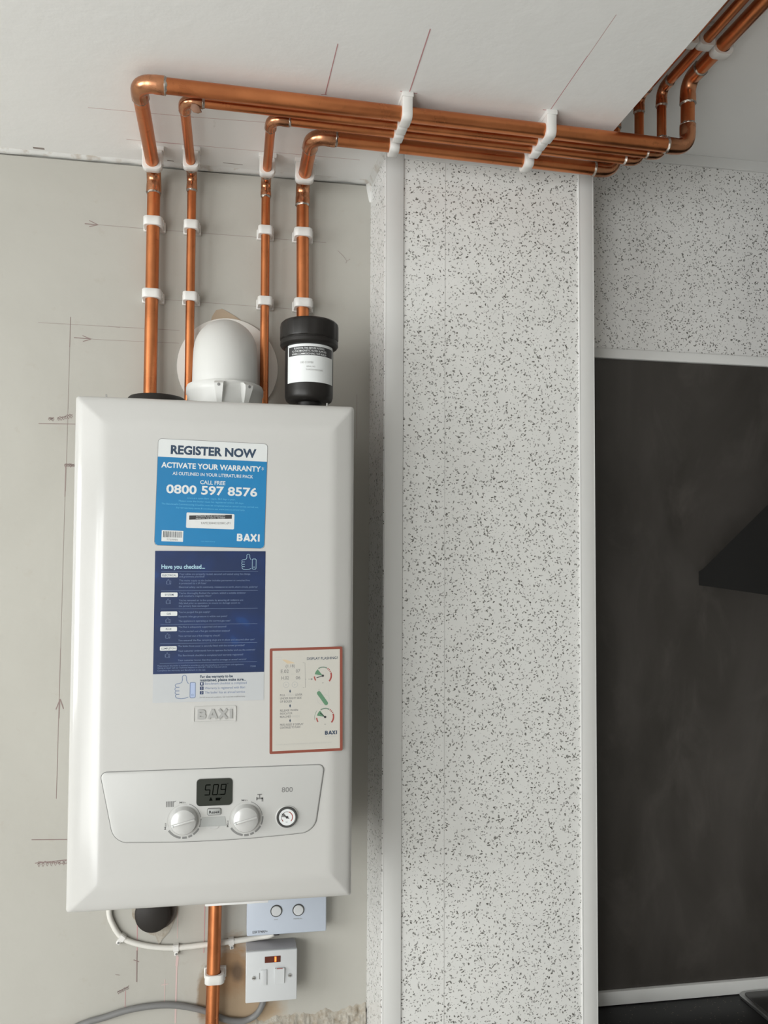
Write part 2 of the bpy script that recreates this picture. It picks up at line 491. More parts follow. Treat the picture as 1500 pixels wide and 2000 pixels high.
def logo_strokes():
    """bold geometric capitals B A X I as centre lines in a unit-high box, with stroke width"""
    w = 0.235
    bowl = lambda z0, z1, xr: [(w / 2, z1)] + [(xr - (z1 - z0) / 2 + (z1 - z0) / 2 * math.sin(a * math.pi / 8), (z0 + z1) / 2 + (z1 - z0) / 2 * math.cos(a * math.pi / 8)) for a in range(9)] + [(w / 2, z0)]
    out = [[(w / 2, 0), (w / 2, 1)], bowl(0.50, 0.895, 0.56), bowl(0.105, 0.50, 0.60)]
    out += [[(0.90, 0), (1.22, 1)], [(1.22, 1), (1.54, 0)], [(1.04, 0.27), (1.40, 0.27)]]
    out += [[(1.72, 0), (2.36, 1)], [(1.72, 1), (2.36, 0)]]
    out += [[(2.68, 0), (2.68, 1)]]
    return out, w, 2.80
class Sheet:
    """flat printed matter: local mm, x right, y DOWN from the top-left corner; stuck on a plane facing -Y"""
    def __init__(s, x, z, y, rot=0.0, shear=0.0):
        s.o = (x, z); s.y = y; s.c = math.cos(rot); s.s = math.sin(rot)
        s.shear = shear; s.bm = BM(); s.mats = []
    def mi(s, m):
        if m not in s.mats: s.mats.append(m)
        return s.mats.index(m)
    def P(s, u, v, lift):
        u += s.shear * v
        u, v = u / 1000, -v / 1000
        return (s.o[0] + u * s.c - v * s.s, s.y - lift / 1000, s.o[1] + u * s.s + v * s.c)
    def poly(s, pts, m, lift=0.05):
        f = s.bm.faces.new([s.bm.verts.new(s.P(u, v, lift)) for u, v in pts])
        f.material_index = s.mi(m)
        f.normal_update()
        if f.normal.y > 0: f.normal_flip()
    def base(s, outline, m, thick=0.25):
        i = s.mi(m)
        a = [s.bm.verts.new(s.P(u, v, 0)) for u, v in outline]
        b = [s.bm.verts.new(s.P(u, v, -thick)) for u, v in outline]
        n = len(a)
        fs = [s.bm.faces.new(a)] + [s.bm.faces.new((a[k], b[k], b[(k + 1) % n], a[(k + 1) % n])) for k in range(n)]
        for f in fs: f.material_index = i
        bmesh.ops.recalc_face_normals(s.bm, faces=fs)
        fs[0].normal_update()
        if fs[0].normal.y > 0:
            for f in fs: f.normal_flip()
    def rect(s, u0, u1, v0, v1, m, lift=0.05): s.poly([(u0, v0), (u1, v0), (u1, v1), (u0, v1)], m, lift)
    def rr(s, u0, u1, v0, v1, r, m, lift=0.05): s.poly(rrect(u0, u1, v0, v1, r, 4), m, lift)
    def line(s, pts, w, m, lift=0.08, closed=False):
        pts = [V((p[0], p[1])) for p in pts]
        n = len(pts)
        rng = range(n if closed else n - 1)
        L, Rr = [], []
        for i in range(n):
            a = pts[(i - 1) % n] if (closed or i) else pts[i]
            b = pts[(i + 1) % n] if (closed or i < n - 1) else pts[i]
            d = (b - a)
            if d.length < 1e-9: d = V((1, 0))
            d.normalize(); q = V((-d.y, d.x)) * w / 2
            L.append(s.bm.verts.new(s.P(*(pts[i] + q), lift))); Rr.append(s.bm.verts.new(s.P(*(pts[i] - q), lift)))
        for i in rng:
            j = (i + 1) % n
            f = s.bm.faces.new((L[i], L[j], Rr[j], Rr[i])); f.material_index = s.mi(m)
            f.normal_update()
            if f.normal.y > 0: f.normal_flip()
    def arc(s, cu, cv, r, a0, a1, w, m, lift=0.08, n=20):
        s.line([(cu + r * math.cos(math.radians(a0 + (a1 - a0) * k / n)), cv - r * math.sin(math.radians(a0 + (a1 - a0) * k / n))) for k in range(n + 1)], w, m, lift)
    def disc(s, cu, cv, r, m, lift=0.05, n=24):
        s.poly([(cu + r * math.cos(2 * math.pi * k / n), cv + r * math.sin(2 * math.pi * k / n)) for k in range(n)], m, lift)
    def text(s, str_, u0, u1, base, cap, m, bold=0.0, lift=0.1, slant=0.0):
        vs, fs = text_geom(str_, bold)
        if not vs: return
        xa = min(v[0] for v in vs); xb = max(v[0] for v in vs)
        kx = (u1 - u0) / (xb - xa); ky = cap / cap_height()
        nv = [s.bm.verts.new(s.P(u0 + (x - xa) * kx, base + slant * (x - xa) * kx - y * ky, lift)) for x, y in vs]
        i = s.mi(m)
        for f in fs:
            try: g = s.bm.faces.new([nv[k] for k in f])
            except ValueError: continue
            g.material_index = i
            g.normal_update()
            if g.normal.y > 0: g.normal_flip()
    def logo(s, u0, u1, base, cap, m, lift=0.1):
        st, w, W = logo_strokes()
        k = (u1 - u0) / W
        for j, p in enumerate(st):
            s.line([(u0 + x * k, base - z * cap) for x, z in p], w * (k * .5 + cap * .5), m, lift + .004 * j)
    def make(s, name, parent=None):
        return rawobj(name, s.bm, s.mats, parent)

# ================================================================== ROOM SHELL
ZC, ZH = 1.170, 1.280            # low boxed ceiling, higher ceiling beyond it
XE = 0.814                       # right edge of the low ceiling
bm = BM(); box(bm, -2.4, 0.65, 0.0, 0.12, -1.23, ZC - 0.0068); box(bm, -2.4, 0.65, 0.010, 0.12, ZC - 0.0068, ZC); struct('wall_back', bm, M_wall)
bm = BM(); box(bm, 0.65, 2.4, 0.0086, 0.12, -1.23, ZH + 0.05); struct('wall_recess', bm, M_roomwall)
bm = BM(); box(bm, -2.4, XE, -3.4, 0.12, ZC, ZH + 0.05); struct('ceiling', bm, M_ceil)
bm = BM(); box(bm, XE, 2.4, -3.4, 0.12, ZH, ZH + 0.05); struct('ceiling', bm, M_ceil)
bm = BM(); box(bm, -2.4, 2.4, -3.4, 0.12, -1.28, -1.23); struct('floor', bm, M_floor)
bm = BM(); box(bm, 2.4, 2.5, -3.4, 0.12, -1.23, ZH + 0.05); struct('wall_right', bm, M_roomright)
# left wall with a window opening, front wall with an opening added for the fill lamp
bm = BM()
wy0, wy1, wz0, wz1 = -2.5, -1.0, -0.2, 1.08
for a in ((-3.4, wy0, -1.23, ZC), (wy1, 0.12, -1.23, ZC), (wy0, wy1, -1.23, wz0), (wy0, wy1, wz1, ZC)):
    box(bm, -2.5, -2.4, a[0], a[1], a[2], a[3])
struct('wall_left', bm, M_roomwall)
bm = BM()
for a in ((wy0, wy1, wz0, wz0 + .05), (wy0, wy1, wz1 - .05, wz1), (wy0, wy0 + .05, wz0, wz1), (wy1 - .05, wy1, wz0, wz1), (-1.775, -1.725, wz0, wz1)):
    box(bm, -2.47, -2.42, a[0], a[1], a[2], a[3])
struct('window_1', bm, M_frame)
bm = BM()
dx0, dx1, dz1 = -2.3, -0.9, 1.0
for a in ((-2.5, dx0, -1.23, ZC), (dx1, 2.5, -1.23, ZH + .05), (dx0, dx1, dz1, ZC)):
    box(bm, a[0], a[1], -3.5, -3.4, a[2], a[3])
struct('wall_front', bm, M_roomwall)
bm = BM()
for a in ((dx0, dx0 + .06, -1.23, dz1), (dx1 - .06, dx1, -1.23, dz1), (-1.63, -1.57, -1.23, dz1), (dx0, dx1, dz1 - .06, dz1)):
    box(bm, a[0], a[1], -3.48, -3.42, a[2], a[3])
struct('added_door_frame', bm, M_frame)  # unseen frame, added around the fill lamp's opening

# caulk line between wall and ceiling, lumpy
bm = BM()
rings = []
N = 260
for i in range(N + 1):
    x = -0.9 + (0.461 + 0.9) * i / N
    k = noise.noise(V((x * 38, 0.3, 0))) * 0.0018 + noise.noise(V((x * 9, 2.3, 0))) * 0.0016
    d = 0.0036 + k * .8
    rings.append([(x, 0.0005, ZC + 0.0005), (x, 0.0005, ZC - d), (x, -0.003, ZC - d), (x, -0.006, ZC - d * .75), (x, -0.011 - k, ZC + .0005)])
rings_mesh(bm, rings)
struct('trim_1', bm, M_caulk, smooth=50)

# ---------------- boxed column between boiler and cooker
YF = -0.112
bm = BM()
rings_mesh(bm, [[(0.499, YF, z), (0.812, YF, z), (0.812, 0.06, z), (0.499, 0.06, z)] for z in (-1.23, ZC)])
wc = struct('wall_column', bm, M_speck)
bm = BM()
rings_mesh(bm, [[(0.466, YF, z), (0.4985, YF, z), (0.4985, 0.06, z), (0.461, 0.06, z), (0.461, 0, z)] for z in (-1.23, ZC)])
struct('wall_column', bm, M_speck_faint)
bm = BM(); box(bm, 0.5705, 0.5713, YF - 0.0004, YF, -1.2, ZC - .004)
obj('panel_joint', bm, mat('joint_line', (0.50, 0.495, 0.48), 0.6), wc)  # thin seam between two boards, a little darker than the panel
def corner_trim(name, x0, x1, yf, yside, side):
    bm = BM()
    box(bm, x0, x1, yf - 0.003, yf + 0.001, -1.23, ZC - 0.0005, bevel=0.001)
    if side < 0: box(bm, x0 - 0.0015, x0 + 0.0012, yf - 0.003, yside, -1.23, ZC - .0005, bevel=0.0006)
    else: box(bm, x1 - 0.0012, x1 + 0.0015, yf - 0.003, yside, -1.23, ZC - .0005, bevel=0.0006)
    return struct(name, bm, M_trim, smooth=40)
corner_trim('trim_2', 0.4685, 0.4985, YF, YF + 0.012, -1)
corner_trim('trim_3', 0.8125, 0.8385, YF, 0.0, 1)
bm = BM(); box(bm, 0.8120, 0.838, YF, 0.006, -1.23, ZC + .11); struct('wall_column', bm, M_trim)
bm = BM(); box(bm, 0.499, 0.812, YF - 0.003, YF + .001, ZC - 0.009, ZC - 0.0005, bevel=0.0008); struct('trim_4', bm, M_trim)
bm = BM(); box(bm, 0.8115, 0.8128, YF - 0.0036, YF, -1.23, ZC - .009); struct('trim_3', bm, M_frame)
# small caulk blob in the corner left of the column, and the white line up its top
bm = BM()
pr_ = [(0.4615, 0.0), (0.4615, -0.009), (0.4585, -0.008), (0.4545, -0.003), (0.452, 0.0)]
rg = []
for i in range(9):
    f = i / 8; k = (1 - f) ** 0.7
    rg.append([(0.4615 - (0.4615 - x) * (0.25 + .75 * k) , y * (0.2 + .8 * k), ZC - 0.003 - 0.034 * f) for x, y in pr_])
rings_mesh(bm, rg); struct('trim_5', bm, M_caulk, smooth=60)
bm = BM()
rg = []
for i in range(13):
    y = 0.0 - 0.108 * i / 12
    k = 0.010 + 0.002 * noise.noise(V((y * 60, 1, 4)))
    x = 0.461 + 0.005 * i / 12
    rg.append([(x + .001, y, ZC + .0005), (x + .001, y, ZC - k), (x - 0.0012, y, ZC - k), (x - k * .8, y, ZC + .0005)])
rings_mesh(bm, rg); struct('trim_6', bm, M_caulk, smooth=60)

# ---------------- recess to the right of the column
bm = BM(); box(bm, 0.838, 2.4, 0.0, 0.0085, 0.885, 1.262); struct('wall_panel_right', bm, M_speck_right)
bm = BM(); box(bm, 0.838, 2.4, -0.004, 0.0085, 1.2585, ZH, bevel=0.001); struct('trim_7', bm, M_trim)
bm = BM(); box(bm, 0.838, 2.4, -0.006, 0.0085, 0.869, 0.8875, bevel=0.0015); struct('trim_8', bm, M_trim, smooth=40)
bm = BM(); box(bm, 0.838, 2.4, -0.007, 0.0085, -0.3325, -0.3075, bevel=0.002); struct('trim_9', bm, M_trim, smooth=40)
bm = BM(); box(bm, 0.839, 2.4, 0.001, 0.0085, -0.309, 0.8695)
tag(obj('splashback', bm, M_splash), 'dark brown-black splashback panel on the wall right of the speckled column', 'splashback')
bm = BM(); box(bm, 0.84, 2.4, -0.62, 0.0085, -0.372, -0.333, bevel=0.004)
tag(obj('worktop', bm, M_worktop, smooth=40), 'black sparkly worktop below the dark splashback', 'worktop')
bm = BM(); box(bm, 0.86, 2.385, -0.58, 0.0, -1.228, -0.3725)
cab = thing('base_cabinet', 'kitchen base unit carrying the black worktop, below the frame', 'cabinet', (0, 0, 0))
obj('carcass', bm, M_roomdark, cab)
for i in range(3):
    bm = BM(); box(bm, 0.865 + i * .51, 1.36 + i * .51, -0.60, -0.5805, -1.12, -0.39, bevel=.002); obj('door', bm, M_trim, cab)

# hob
hob = thing('hob', 'steel-edged gas hob set into the black worktop, cut off by the right edge', 'hob', (1.167, -0.02, -0.333))
bm = BM()
prism_out = rrect(0.0, 0.58, -0.50, 0.012, 0.014)
rings_mesh(bm, [[(x, y, 0.0005) for x, y in prism_out], [(x, y, 0.005) for x, y in prism_out],
                [(x * .994 + .0018, y * .994 - .0014, 0.007) for x, y in prism_out]])
obj('rim', bm, M_steel, hob, smooth=40)
bm = BM()
po = rrect(0.008, 0.572, -0.492, 0.004, 0.010)
rings_mesh(bm, [[(x, y, 0.0071) for x, y in po], [(x, y, 0.0085) for x, y in po]])
obj('top_plate', bm, M_hobglass, hob)
for (cx, cy, r) in ((0.13, -0.12, 0.045), (0.44, -0.12, 0.036), (0.13, -0.37, 0.036), (0.44, -0.37, 0.05)):
    bm = BM(); lathe(bm, [(r * 1.25, 0.0086), (r * 1.25, 0.011), (r, 0.013), (r, 0.022), (r * .9, 0.025), (0.004, 0.026)], (cx, cy, 0), 32)
    bo = obj('burner', bm, M_iron, hob, smooth=40)
    bm = BM()
    for a in range(4):
        ang = a * math.pi / 2 + .785
        p0 = V((cx, cy, 0)) + V((math.cos(ang), math.sin(ang), 0)) * r * .5
        p1 = V((cx, cy, 0)) + V((math.cos(ang), math.sin(ang), 0)) * r * 2.2
        tube(bm, [(p0.x, p0.y, .036), (p1.x, p1.y, .036), (p1.x, p1.y, .0086)], .004, 8)
    obj('pan_support', bm, M_iron, hob, smooth=40)
# chimney hood: angled canopy, seen from its left end
hood = thing('cooker_hood', 'black angled cooker hood on the dark splashback at the right edge', 'cooker hood', (1.104, 0.0, 0.43))
bm = BM()
prof = [(0.0, 0.009), (0.0, 0.035), (-0.012, 0.0385), (-0.215, 0.150), (-0.34, 0.205), (-0.352, 0.198), (-0.352, -0.012), (-0.345, -0.017), (-0.2, -0.004), (-0.01, 0.0085)]
rings_mesh(bm, [[(x, y, z) for y, z in prof] for x in (0.0, 0.60)])
obj('canopy', bm, M_hood, hood, smooth=30)
bm = BM(); rings_mesh(bm, [[(x, y, z) for x, y in ((.19, -.001), (.41, -.001), (.41, -.19), (.19, -.19))] for z in (.12, .852)])
obj('chimney', bm, M_hood, hood)
for i in range(5):
    bm = BM(); lathe(bm, [(0.007, -0.354), (0.007, -0.3515)], (0.22 + .04 * i, 0, 0.09), 16, 'y')
    obj('control_button', bm, M_steel, hood, smooth=40)

# ================================================================== PENCIL MARKS (on the wall plane and the ceiling)
def wall_sheet(lift): return Sheet(0, 0, -lift)
S = Sheet(0, 0, -0.0002)
_lift = [0.02]
def wl(pts, w=1.0, m=M_pencil, closed=False):
    _lift[0] += 0.004
    S.line([(x, -z) for x, z in pts], w, m, _lift[0], closed)
def arrow(tip, d, l=14, w=1.3):
    tip = V(tip); d = V(d).normalized(); n = V((-d.y, d.x))
    wl([tip - d * l + n * l * .38, tip], w); wl([tip - d * l * .95 - n * l * .33, tip], w)
wl([(-36, 1055), (80, 1054), (380, 1053)], 0.8, M_pencil_lt); wl([(-36, 1055), (-14, 1054.5)], 1.5); arrow((-14, 1054.6), (1, -.06), 15)
wl([(80, 932), (345, 928)], 0.7, M_pencil_lt)
wl([(-108, 879.4), (125, 879)], 0.75, M_pencil_lt); wl([(5, 879.5), (25, 878.5)], 1.2, M_pencil_lt)
wl([(-50, 856.8), (0, 855.5), (125, 856.5)], 0.7, M_pencil_lt); wl([(-50, 856.8), (-22, 856)], 1.4); arrow((-22, 855.6), (1, 0), 14)
wl([(-56, 892), (-56.6, 840)], 1.0); wl([(-56.6, 840), (-58.6, 594)], 0.8, M_pencil_lt); wl([(-59, 640), (-59.5, 585)], 1.2)
wl([(-59.5, 585), (-61.5, 330)], 0.7, M_pencil_lt); wl([(-61.5, 330), (-63.5, 82)], 0.85, M_pencil)
arrow((-60.5, 246), (0, 1), 17, 1.6); wl([(-61, 246), (-62, 214)], 1.6)
wl([(-104, 707.5), (-40, 709)], 1.0)
wl([(-101, 16.5), (-40, 14)], 1.3, M_pencil)
random.seed(3)
def scrib(x0, x1, z, h, n, w=1.0, m=M_pencil, tilt=0.0, loops=True):
    pts = []
    for i in range(n * 4 + 1):
        f = i / (n * 4)
        a = f * n * 2 * math.pi
        pts.append((x0 + (x1 - x0) * f + (h * .45 * math.sin(a) if loops else 0), z + tilt * f + h * .5 * math.cos(a) * (0.6 + 0.6 * random.random())))
    wl(pts, w, m)
scrib(-88, -80, 716, 6, 3); scrib(-74, -50, 716, 7, 6, 1.0, M_pencil, 7)
scrib(-61, -50, 638.5, 6, 4); scrib(-52, -43, 638, 5, 4)
scrib(-92, -40, -24, 8, 8, 1.1, M_pencil); wl([(-95, -22), (-40, -19)], 1.4); wl([(-90, -20), (-40, -26)], 1.1)
wl([(401, 1040), (411, 1031), (418, 1022), (424, 1026)], 0.9, M_pencil_lt); wl([(418, 1022), (416, 1018)], 0.9, M_pencil_lt)
wl([(437.6, 780), (437.8, 700)], 0.8, M_pencil_lt)
wl([(69.9, -118), (70.7, -180)], 1.1, M_pencil_red); wl([(70.3, -175), (70.7, -227)], 1.7, M_pencil); wl([(65, -190), (74, -194)], 1.4)
wl([(136, -178), (134.7, -300)], 2.6, M_pencil_pink); wl([(137, -190), (135.5, -205)], 4.5, M_pencil_pink)
wl([(181, -109), (180.2, -187)], 1.2, M_pencil_red); wl([(52.7, -240), (52.4, -274)], 0.9, M_pencil_red)
wl([(116.6, -226), (116.2, -266)], 1.3, M_pencil_pink); wl([(111, -235), (122, -234)], 1.2, M_pencil_pink)
wl([(136, -100), (136, -160)], 1.0, M_pencil_pink)
scrib(40, 58, -242, 6, 5, 1.0, M_pencil, 7); wl([(36, -212), (43, -213.5)], 1.2, M_pencil_lt)
o = S.make('pencil_marks', bpy.data.objects['wall_back'])
# ceiling
bm = BM()
def cl(pts, w, mi):
    _lift[0] += 0.006
    pts = [V((p[0] / 1000, p[1] / 1000)) for p in pts]
    for a, b in zip(pts, pts[1:]):
        d = (b - a).normalized(); n = V((-d.y, d.x)) * w / 2000
        f = bm.faces.new([bm.verts.new((q.x, q.y, ZC - 0.00005 - _lift[0] / 1000)) for q in (a + n, b + n, b - n, a - n)])
        f.material_index = mi; f.normal_update()
        if f.normal.z > 0: f.normal_flip()
cl([(350, -384), (347, -262)], 1.3, 0); cl([(341, -262), (349, -264)], 1.2, 0)
cl([(465, -436), (469, -288)], 1.6, 0); cl([(455, -291.5), (481, -290)], 1.7, 0)
_lift[0] = 0.0
cl([(691, -505), (691.5, -420)], 1.1, 1); cl([(680, -283), (703, -282.5)], 1.7, 0); cl([(691, -420), (691.5, -282)], 1.2, 0)
cl([(-7, -162.5), (145, -164.4), (361, -174)], 1.2, 1); cl([(136, -166), (152, -164)], 2.2, 1)
cl([(40, -76.5), (110, -77), (428, -79)], 1.1, 1); cl([(86, -77), (128, -77)], 1.6, 0)
cl([(60, -18), (78, -19)], 3.0, 2); cl([(101, -17), (112, -16)], 3.0, 2); cl([(-118, -20), (-100, -19)], 6.0, 2); cl([(196, -26), (230, -25)], 2.0, 2)
rawobj('pencil_marks', bm, [M_pencil_red, M_pencil_pink, M_pencil_lt], bpy.data.objects['ceiling'])

# torn paper and rough plaster on the back wall
def patch(name, pts, m, th=0.0012):
    bm = BM(); prism(bm, pts, -th, 0.001); return obj(name, bm, m, bpy.data.objects['wall_back'])
patch('torn_plaster', [(x / 1000, z / 1000) for x, z in ((176, 886), (180, 906), (187, 918), (197, 921), (206, 917), (222, 908), (236, 898), (242, 884), (236, 870), (190, 868))], M_tan)
# old pipe hole surround
bm = BM()
pts = [(60, -98), (62, -118), (70, -133), (80, -142), (92, -150), (100, -153), (106, -168), (112, -158), (122, -148), (130, -132), (136, -116), (140, -98)]
prism(bm, [(x / 1000, z / 1000) for x, z in pts], -0.0015, 0.001)
obj('torn_plaster', bm, M_torn, bpy.data.objects['wall_back'])
# rough broken plaster along the bottom
bm = BM()
NX, NZ = 150, 26
grid = []
for i in range(NX + 1):
    col = []
    for j in range(NZ + 1):
        x = 0.205 + (0.4605 - 0.205) * i / NX
        edge = -0.302 + 0.009 * noise.noise(V((x * 40, 5, 1))) + 0.006 * noise.noise(V((x * 150, 2, 1))) + 0.010 * max(0, (x - 0.40) / 0.06) - 0.02 * max(0, (0.30 - x) / 0.1)
        z = edge - (0.09) * j / NZ
        f = min(1, j / 4.0)
        h = (0.004 + 0.0045 * noise.noise(V((x * 95, 0, z * 95))) + 0.003 * noise.noise(V((x * 240, 3, z * 240)))) * f
        if (i in (0, NX)): h = 0
        col.append(bm.verts.new((x, -max(h, -0.0005) - 0.0001 * j, z)))
    grid.append(col)
for i in range(NX):
    for j in range(NZ):
        bm.faces.new((grid[i][j], grid[i + 1][j], grid[i + 1][j + 1], grid[i][j + 1]))
obj('rough_plaster', bm, M_torn, bpy.data.objects['wall_back'], smooth=60)

# ================================================================== BOILER
boiler = thing('boiler', 'white wall-hung combi boiler with blue stickers and two control knobs', 'boiler', (0.1975, -0.05, 0.0))
BX, BY = 0.1975, -0.05
def L(bm):                                   # world-built geometry into the boiler's space
    bmesh.ops.translate(bm, vec=(-BX, -BY, 0), verts=bm.verts[:]); return bm
bx0, bx1, bz0, bz1 = 0.0025, 0.3922, -0.0016, 0.7020
bm = BM(); box(bm, bx0 + .004, bx1 - .004, -0.262, -0.046, bz0 + .008, bz1 - 0.002, bevel=0.003)
obj('casing', L(bm), M_body, boiler, smooth=40)
FACE = -0.290
bm = BM()
prof = [(0.0008, -0.258), (0.0, -0.262), (0.0, -0.2690), (0.0006, -0.2725), (0.0022, -0.2758), (0.005, -0.2785), (0.009, -0.2806), (0.014, -0.2822), (0.022, -0.2844), (0.030, -0.2864), (0.036, -0.2880), (0.042, -0.2893), (0.050, -0.2899), (0.056, -0.2900)]
rings = []
for ins, y in prof:
    r = max(0.0025, 0.0045 - ins * 0.03)
    rings.append([(x, y, z) for x, z in rrect(bx0 + ins * 0.9, bx1 - ins * 0.72, bz0 + ins * 0.85, bz1 - ins * 0.85, r, 4)])
rings_mesh(bm, rings)
obj('front_cover', L(bm), M_boiler, boiler, smooth=50)
# small fittings showing above the top edge and below the bottom edge
for x in (0.0412, 0.3535):
    bm = BM(); lathe(bm, [(0.0014, 0.692), (0.0014, 0.7078), (0.0009, 0.7086)], (x, -0.258, 0), 12); obj('fixing_pin', L(bm), M_chrome, boiler, smooth=40)
bm = BM(); lathe(bm, [(0.044, 0.699), (0.044, 0.7195), (0.041, 0.7232), (0.02, 0.724), (0.002, 0.724)], (0.103, -0.17, 0), 40); obj('top_plug', L(bm), M_rubber, boiler, smooth=40)
bm = BM(); box(bm, 0.187, 0.2745, -0.268, -0.20, -0.0062, 0.001, bevel=0.001); obj('lower_flap', L(bm), M_frame, boiler, smooth=40)

# control fascia
panel = [(0.0483, 0.1805)]
out = []
def corner(px, pz, r, a0, a1, n=8):
    return [(px + r * math.cos(math.radians(a0 + (a1 - a0) * k / n)), pz + r * math.sin(math.radians(a0 + (a1 - a0) * k / n))) for k in range(n + 1)]
out += corner(0.0555, 0.1815, 0.0072, 180, 92)         # top-left
out += corner(0.3418, 0.1818, 0.0072, 88, -8)          # top-right
out += corner(0.3165, 0.1190, 0.0235, -14, -82, 10)    # bottom-right
out += [(0.290, 0.0940), (0.245, 0.0920), (0.2, 0.0913), (0.150, 0.0918), (0.110, 0.0932)]
out += corner(0.0860, 0.1180, 0.0240, -100, -166, 10)  # bottom-left
def grow(o_, d):
    cx = sum(p[0] for p in o_) / len(o_); cz = sum(p[1] for p in o_) / len(o_)
    n = len(o_); res = []
    for i in range(n):
        a = V(o_[i - 1]); b_ = V(o_[(i + 1) % n]); t_ = (b_ - a).normalized(); nn = V((-t_.y, t_.x))
        if nn.dot(V(o_[i]) - V((cx, cz))) < 0: nn = -nn
        res.append((o_[i][0] + nn.x * d, o_[i][1] + nn.y * d))
    return res
bm = BM(); prism(bm, grow(out, 0.0009), FACE - 0.0002, FACE + 0.0015); obj('fascia_seam', L(bm), M_seam, boiler)
bm = BM()
rings_mesh(bm, [[(x, FACE + 0.001, z) for x, z in out], [(x, FACE - 0.0006, z) for x, z in out],
                [(x, FACE - 0.0014, z) for x, z in grow(out, -0.0008)], [(x, FACE - 0.0017, z) for x, z in grow(out, -0.002)]])
fascia = obj('control_panel', L(bm), M_fascia, boiler, smooth=40)
PF = FACE - 0.0017
# printing on the fascia
S = Sheet(0, 0, PF - 0.00005)
def cs(x, z): return (x * 1000, -z * 1000)
for (kx, kz) in ((157.5, 120.6), (241.0, 120.2)):
    S = Sheet(0, 0, PF - 0.00005)
    S.arc(kx, -kz, 21.6, 200, 80, 0.55, M_faint_p); S.arc(kx, -kz, 22.8, 72, 8, 0.9, M_grey)
    S.arc(kx, -kz, 23.4, 3, -25, 2.1, M_grey); S.arc(kx, -kz, 23.4, -30, -56, 2.5, M_grey)
    S.arc(kx, -kz, 23.4, -61, -74, 2.8, M_grey); S.arc(kx, -kz, 23.4, -79, -94, 3.0, M_grey); S.arc(kx, -kz, 23.4, -99, -147, 2.9, M_grey)
    S.text('Min', kx - 6.0, kx + 2.2, -kz - 23.0, 2.6, M_grey, 0.01)
    vs, fs = text_geom('Max', 0.01)
    xa = min(v[0] for v in vs); xb = max(v[0] for v in vs)
    nv = [S.bm.verts.new(S.P(kx - 23.2 - y * 2.6 / cap_height() * 1.0 + 0, -kz + 3 + 9.5 * (1 - (x - xa) / (xb - xa)) - 1.0, .1)) for x, y in vs]
    for f in fs:
        g = S.bm.faces.new([nv[k] for k in f]); g.material_index = S.mi(M_grey)
    S.make('dial_marking', fascia).location = (-BX, -BY, 0)
S = Sheet(0, 0, PF - 0.00005)
for i in range(5): S.rect(133.6 + i * 2.2, 135.2 + i * 2.2, -147.0, -139.4, M_grey)
S.line([(144, -145.8), (147, -147.2)], 1.0, M_grey)
S.make('radiator_symbol', fascia).location = (-BX, -BY, 0); S = Sheet(0, 0, PF - 0.00005)
S.rect(256.0, 264.0, -147.2, -144.8, M_grey); S.rect(259, 260.6, -151.5, -147.0, M_grey); S.rect(256.6, 263, -152.2, -150.8, M_grey)
S.rect(262.6, 265.0, -147.2, -141.6, M_grey); S.rect(255.2, 256.8, -148.2, -143.6, M_grey)
S.make('tap_symbol', fascia).location = (-BX, -BY, 0); S = Sheet(0, 0, PF - 0.00005)
S.text('800', 290.2, 305.6, -153.2, 6.8, M_grey, 0.012)
S.make('model_number', fascia).location = (-BX, -BY, 0)
# LCD
bm = BM(); o2 = rrect(0.1738, 0.2228, 0.1388, 0.1760, 0.0055)
rings_mesh(bm, [[(x, PF + .0005, z) for x, z in o2], [(x, PF - .0006, z) for x, z in o2]]); obj('bezel', L(bm), M_seam, fascia)
bm = BM(); o2 = grow(o2, -0.0006)
rings_mesh(bm, [[(x, PF - .0006, z) for x, z in o2], [(x, PF - .0012, z) for x, z in o2]]); lcd = obj('display', L(bm), M_lcd, fascia)
S = Sheet(0, 0, PF - 0.0013)
def seg7(ch, x, z, w, h):
    segs = {'5': 'afgcd', '0': 'abcdef', '9': 'abcdfg'}[ch]
    sl = 0.12
    P = lambda u, v: (x + u * w + sl * v * h, -(z + v * h))
    T = {'a': ((0, 1), (1, 1)), 'b': ((1, 1), (1, .5)), 'c': ((1, .5), (1, 0)), 'd': ((0, 0), (1, 0)), 'e': ((0, .5), (0, 0)), 'f': ((0, 1), (0, .5)), 'g': ((0, .5), (1, .5))}
    for s_ in segs: S.line([P(*T[s_][0]), P(*T[s_][1])], 1.35, M_seg, 0.05)
seg7('5', 185.0, 154.0, 6.4, 13.5); seg7('0', 195.6, 154.0, 6.4, 13.5); S.rect(203.8, 205.2, -154.8, -153.4, M_seg); seg7('9', 206.0, 154.0, 6.4, 13.5)
S.rect(214.5, 217, -169, -168.3, M_seg)
S.poly([(191, -146), (196, -146), (193.5, -151)], M_seg); S.rect(200, 206, -149.6, -146, M_seg); S.line([(206, -148), (208, -150)], .8, M_seg)
S.make('display_digits', fascia).location = (-BX, -BY, 0)
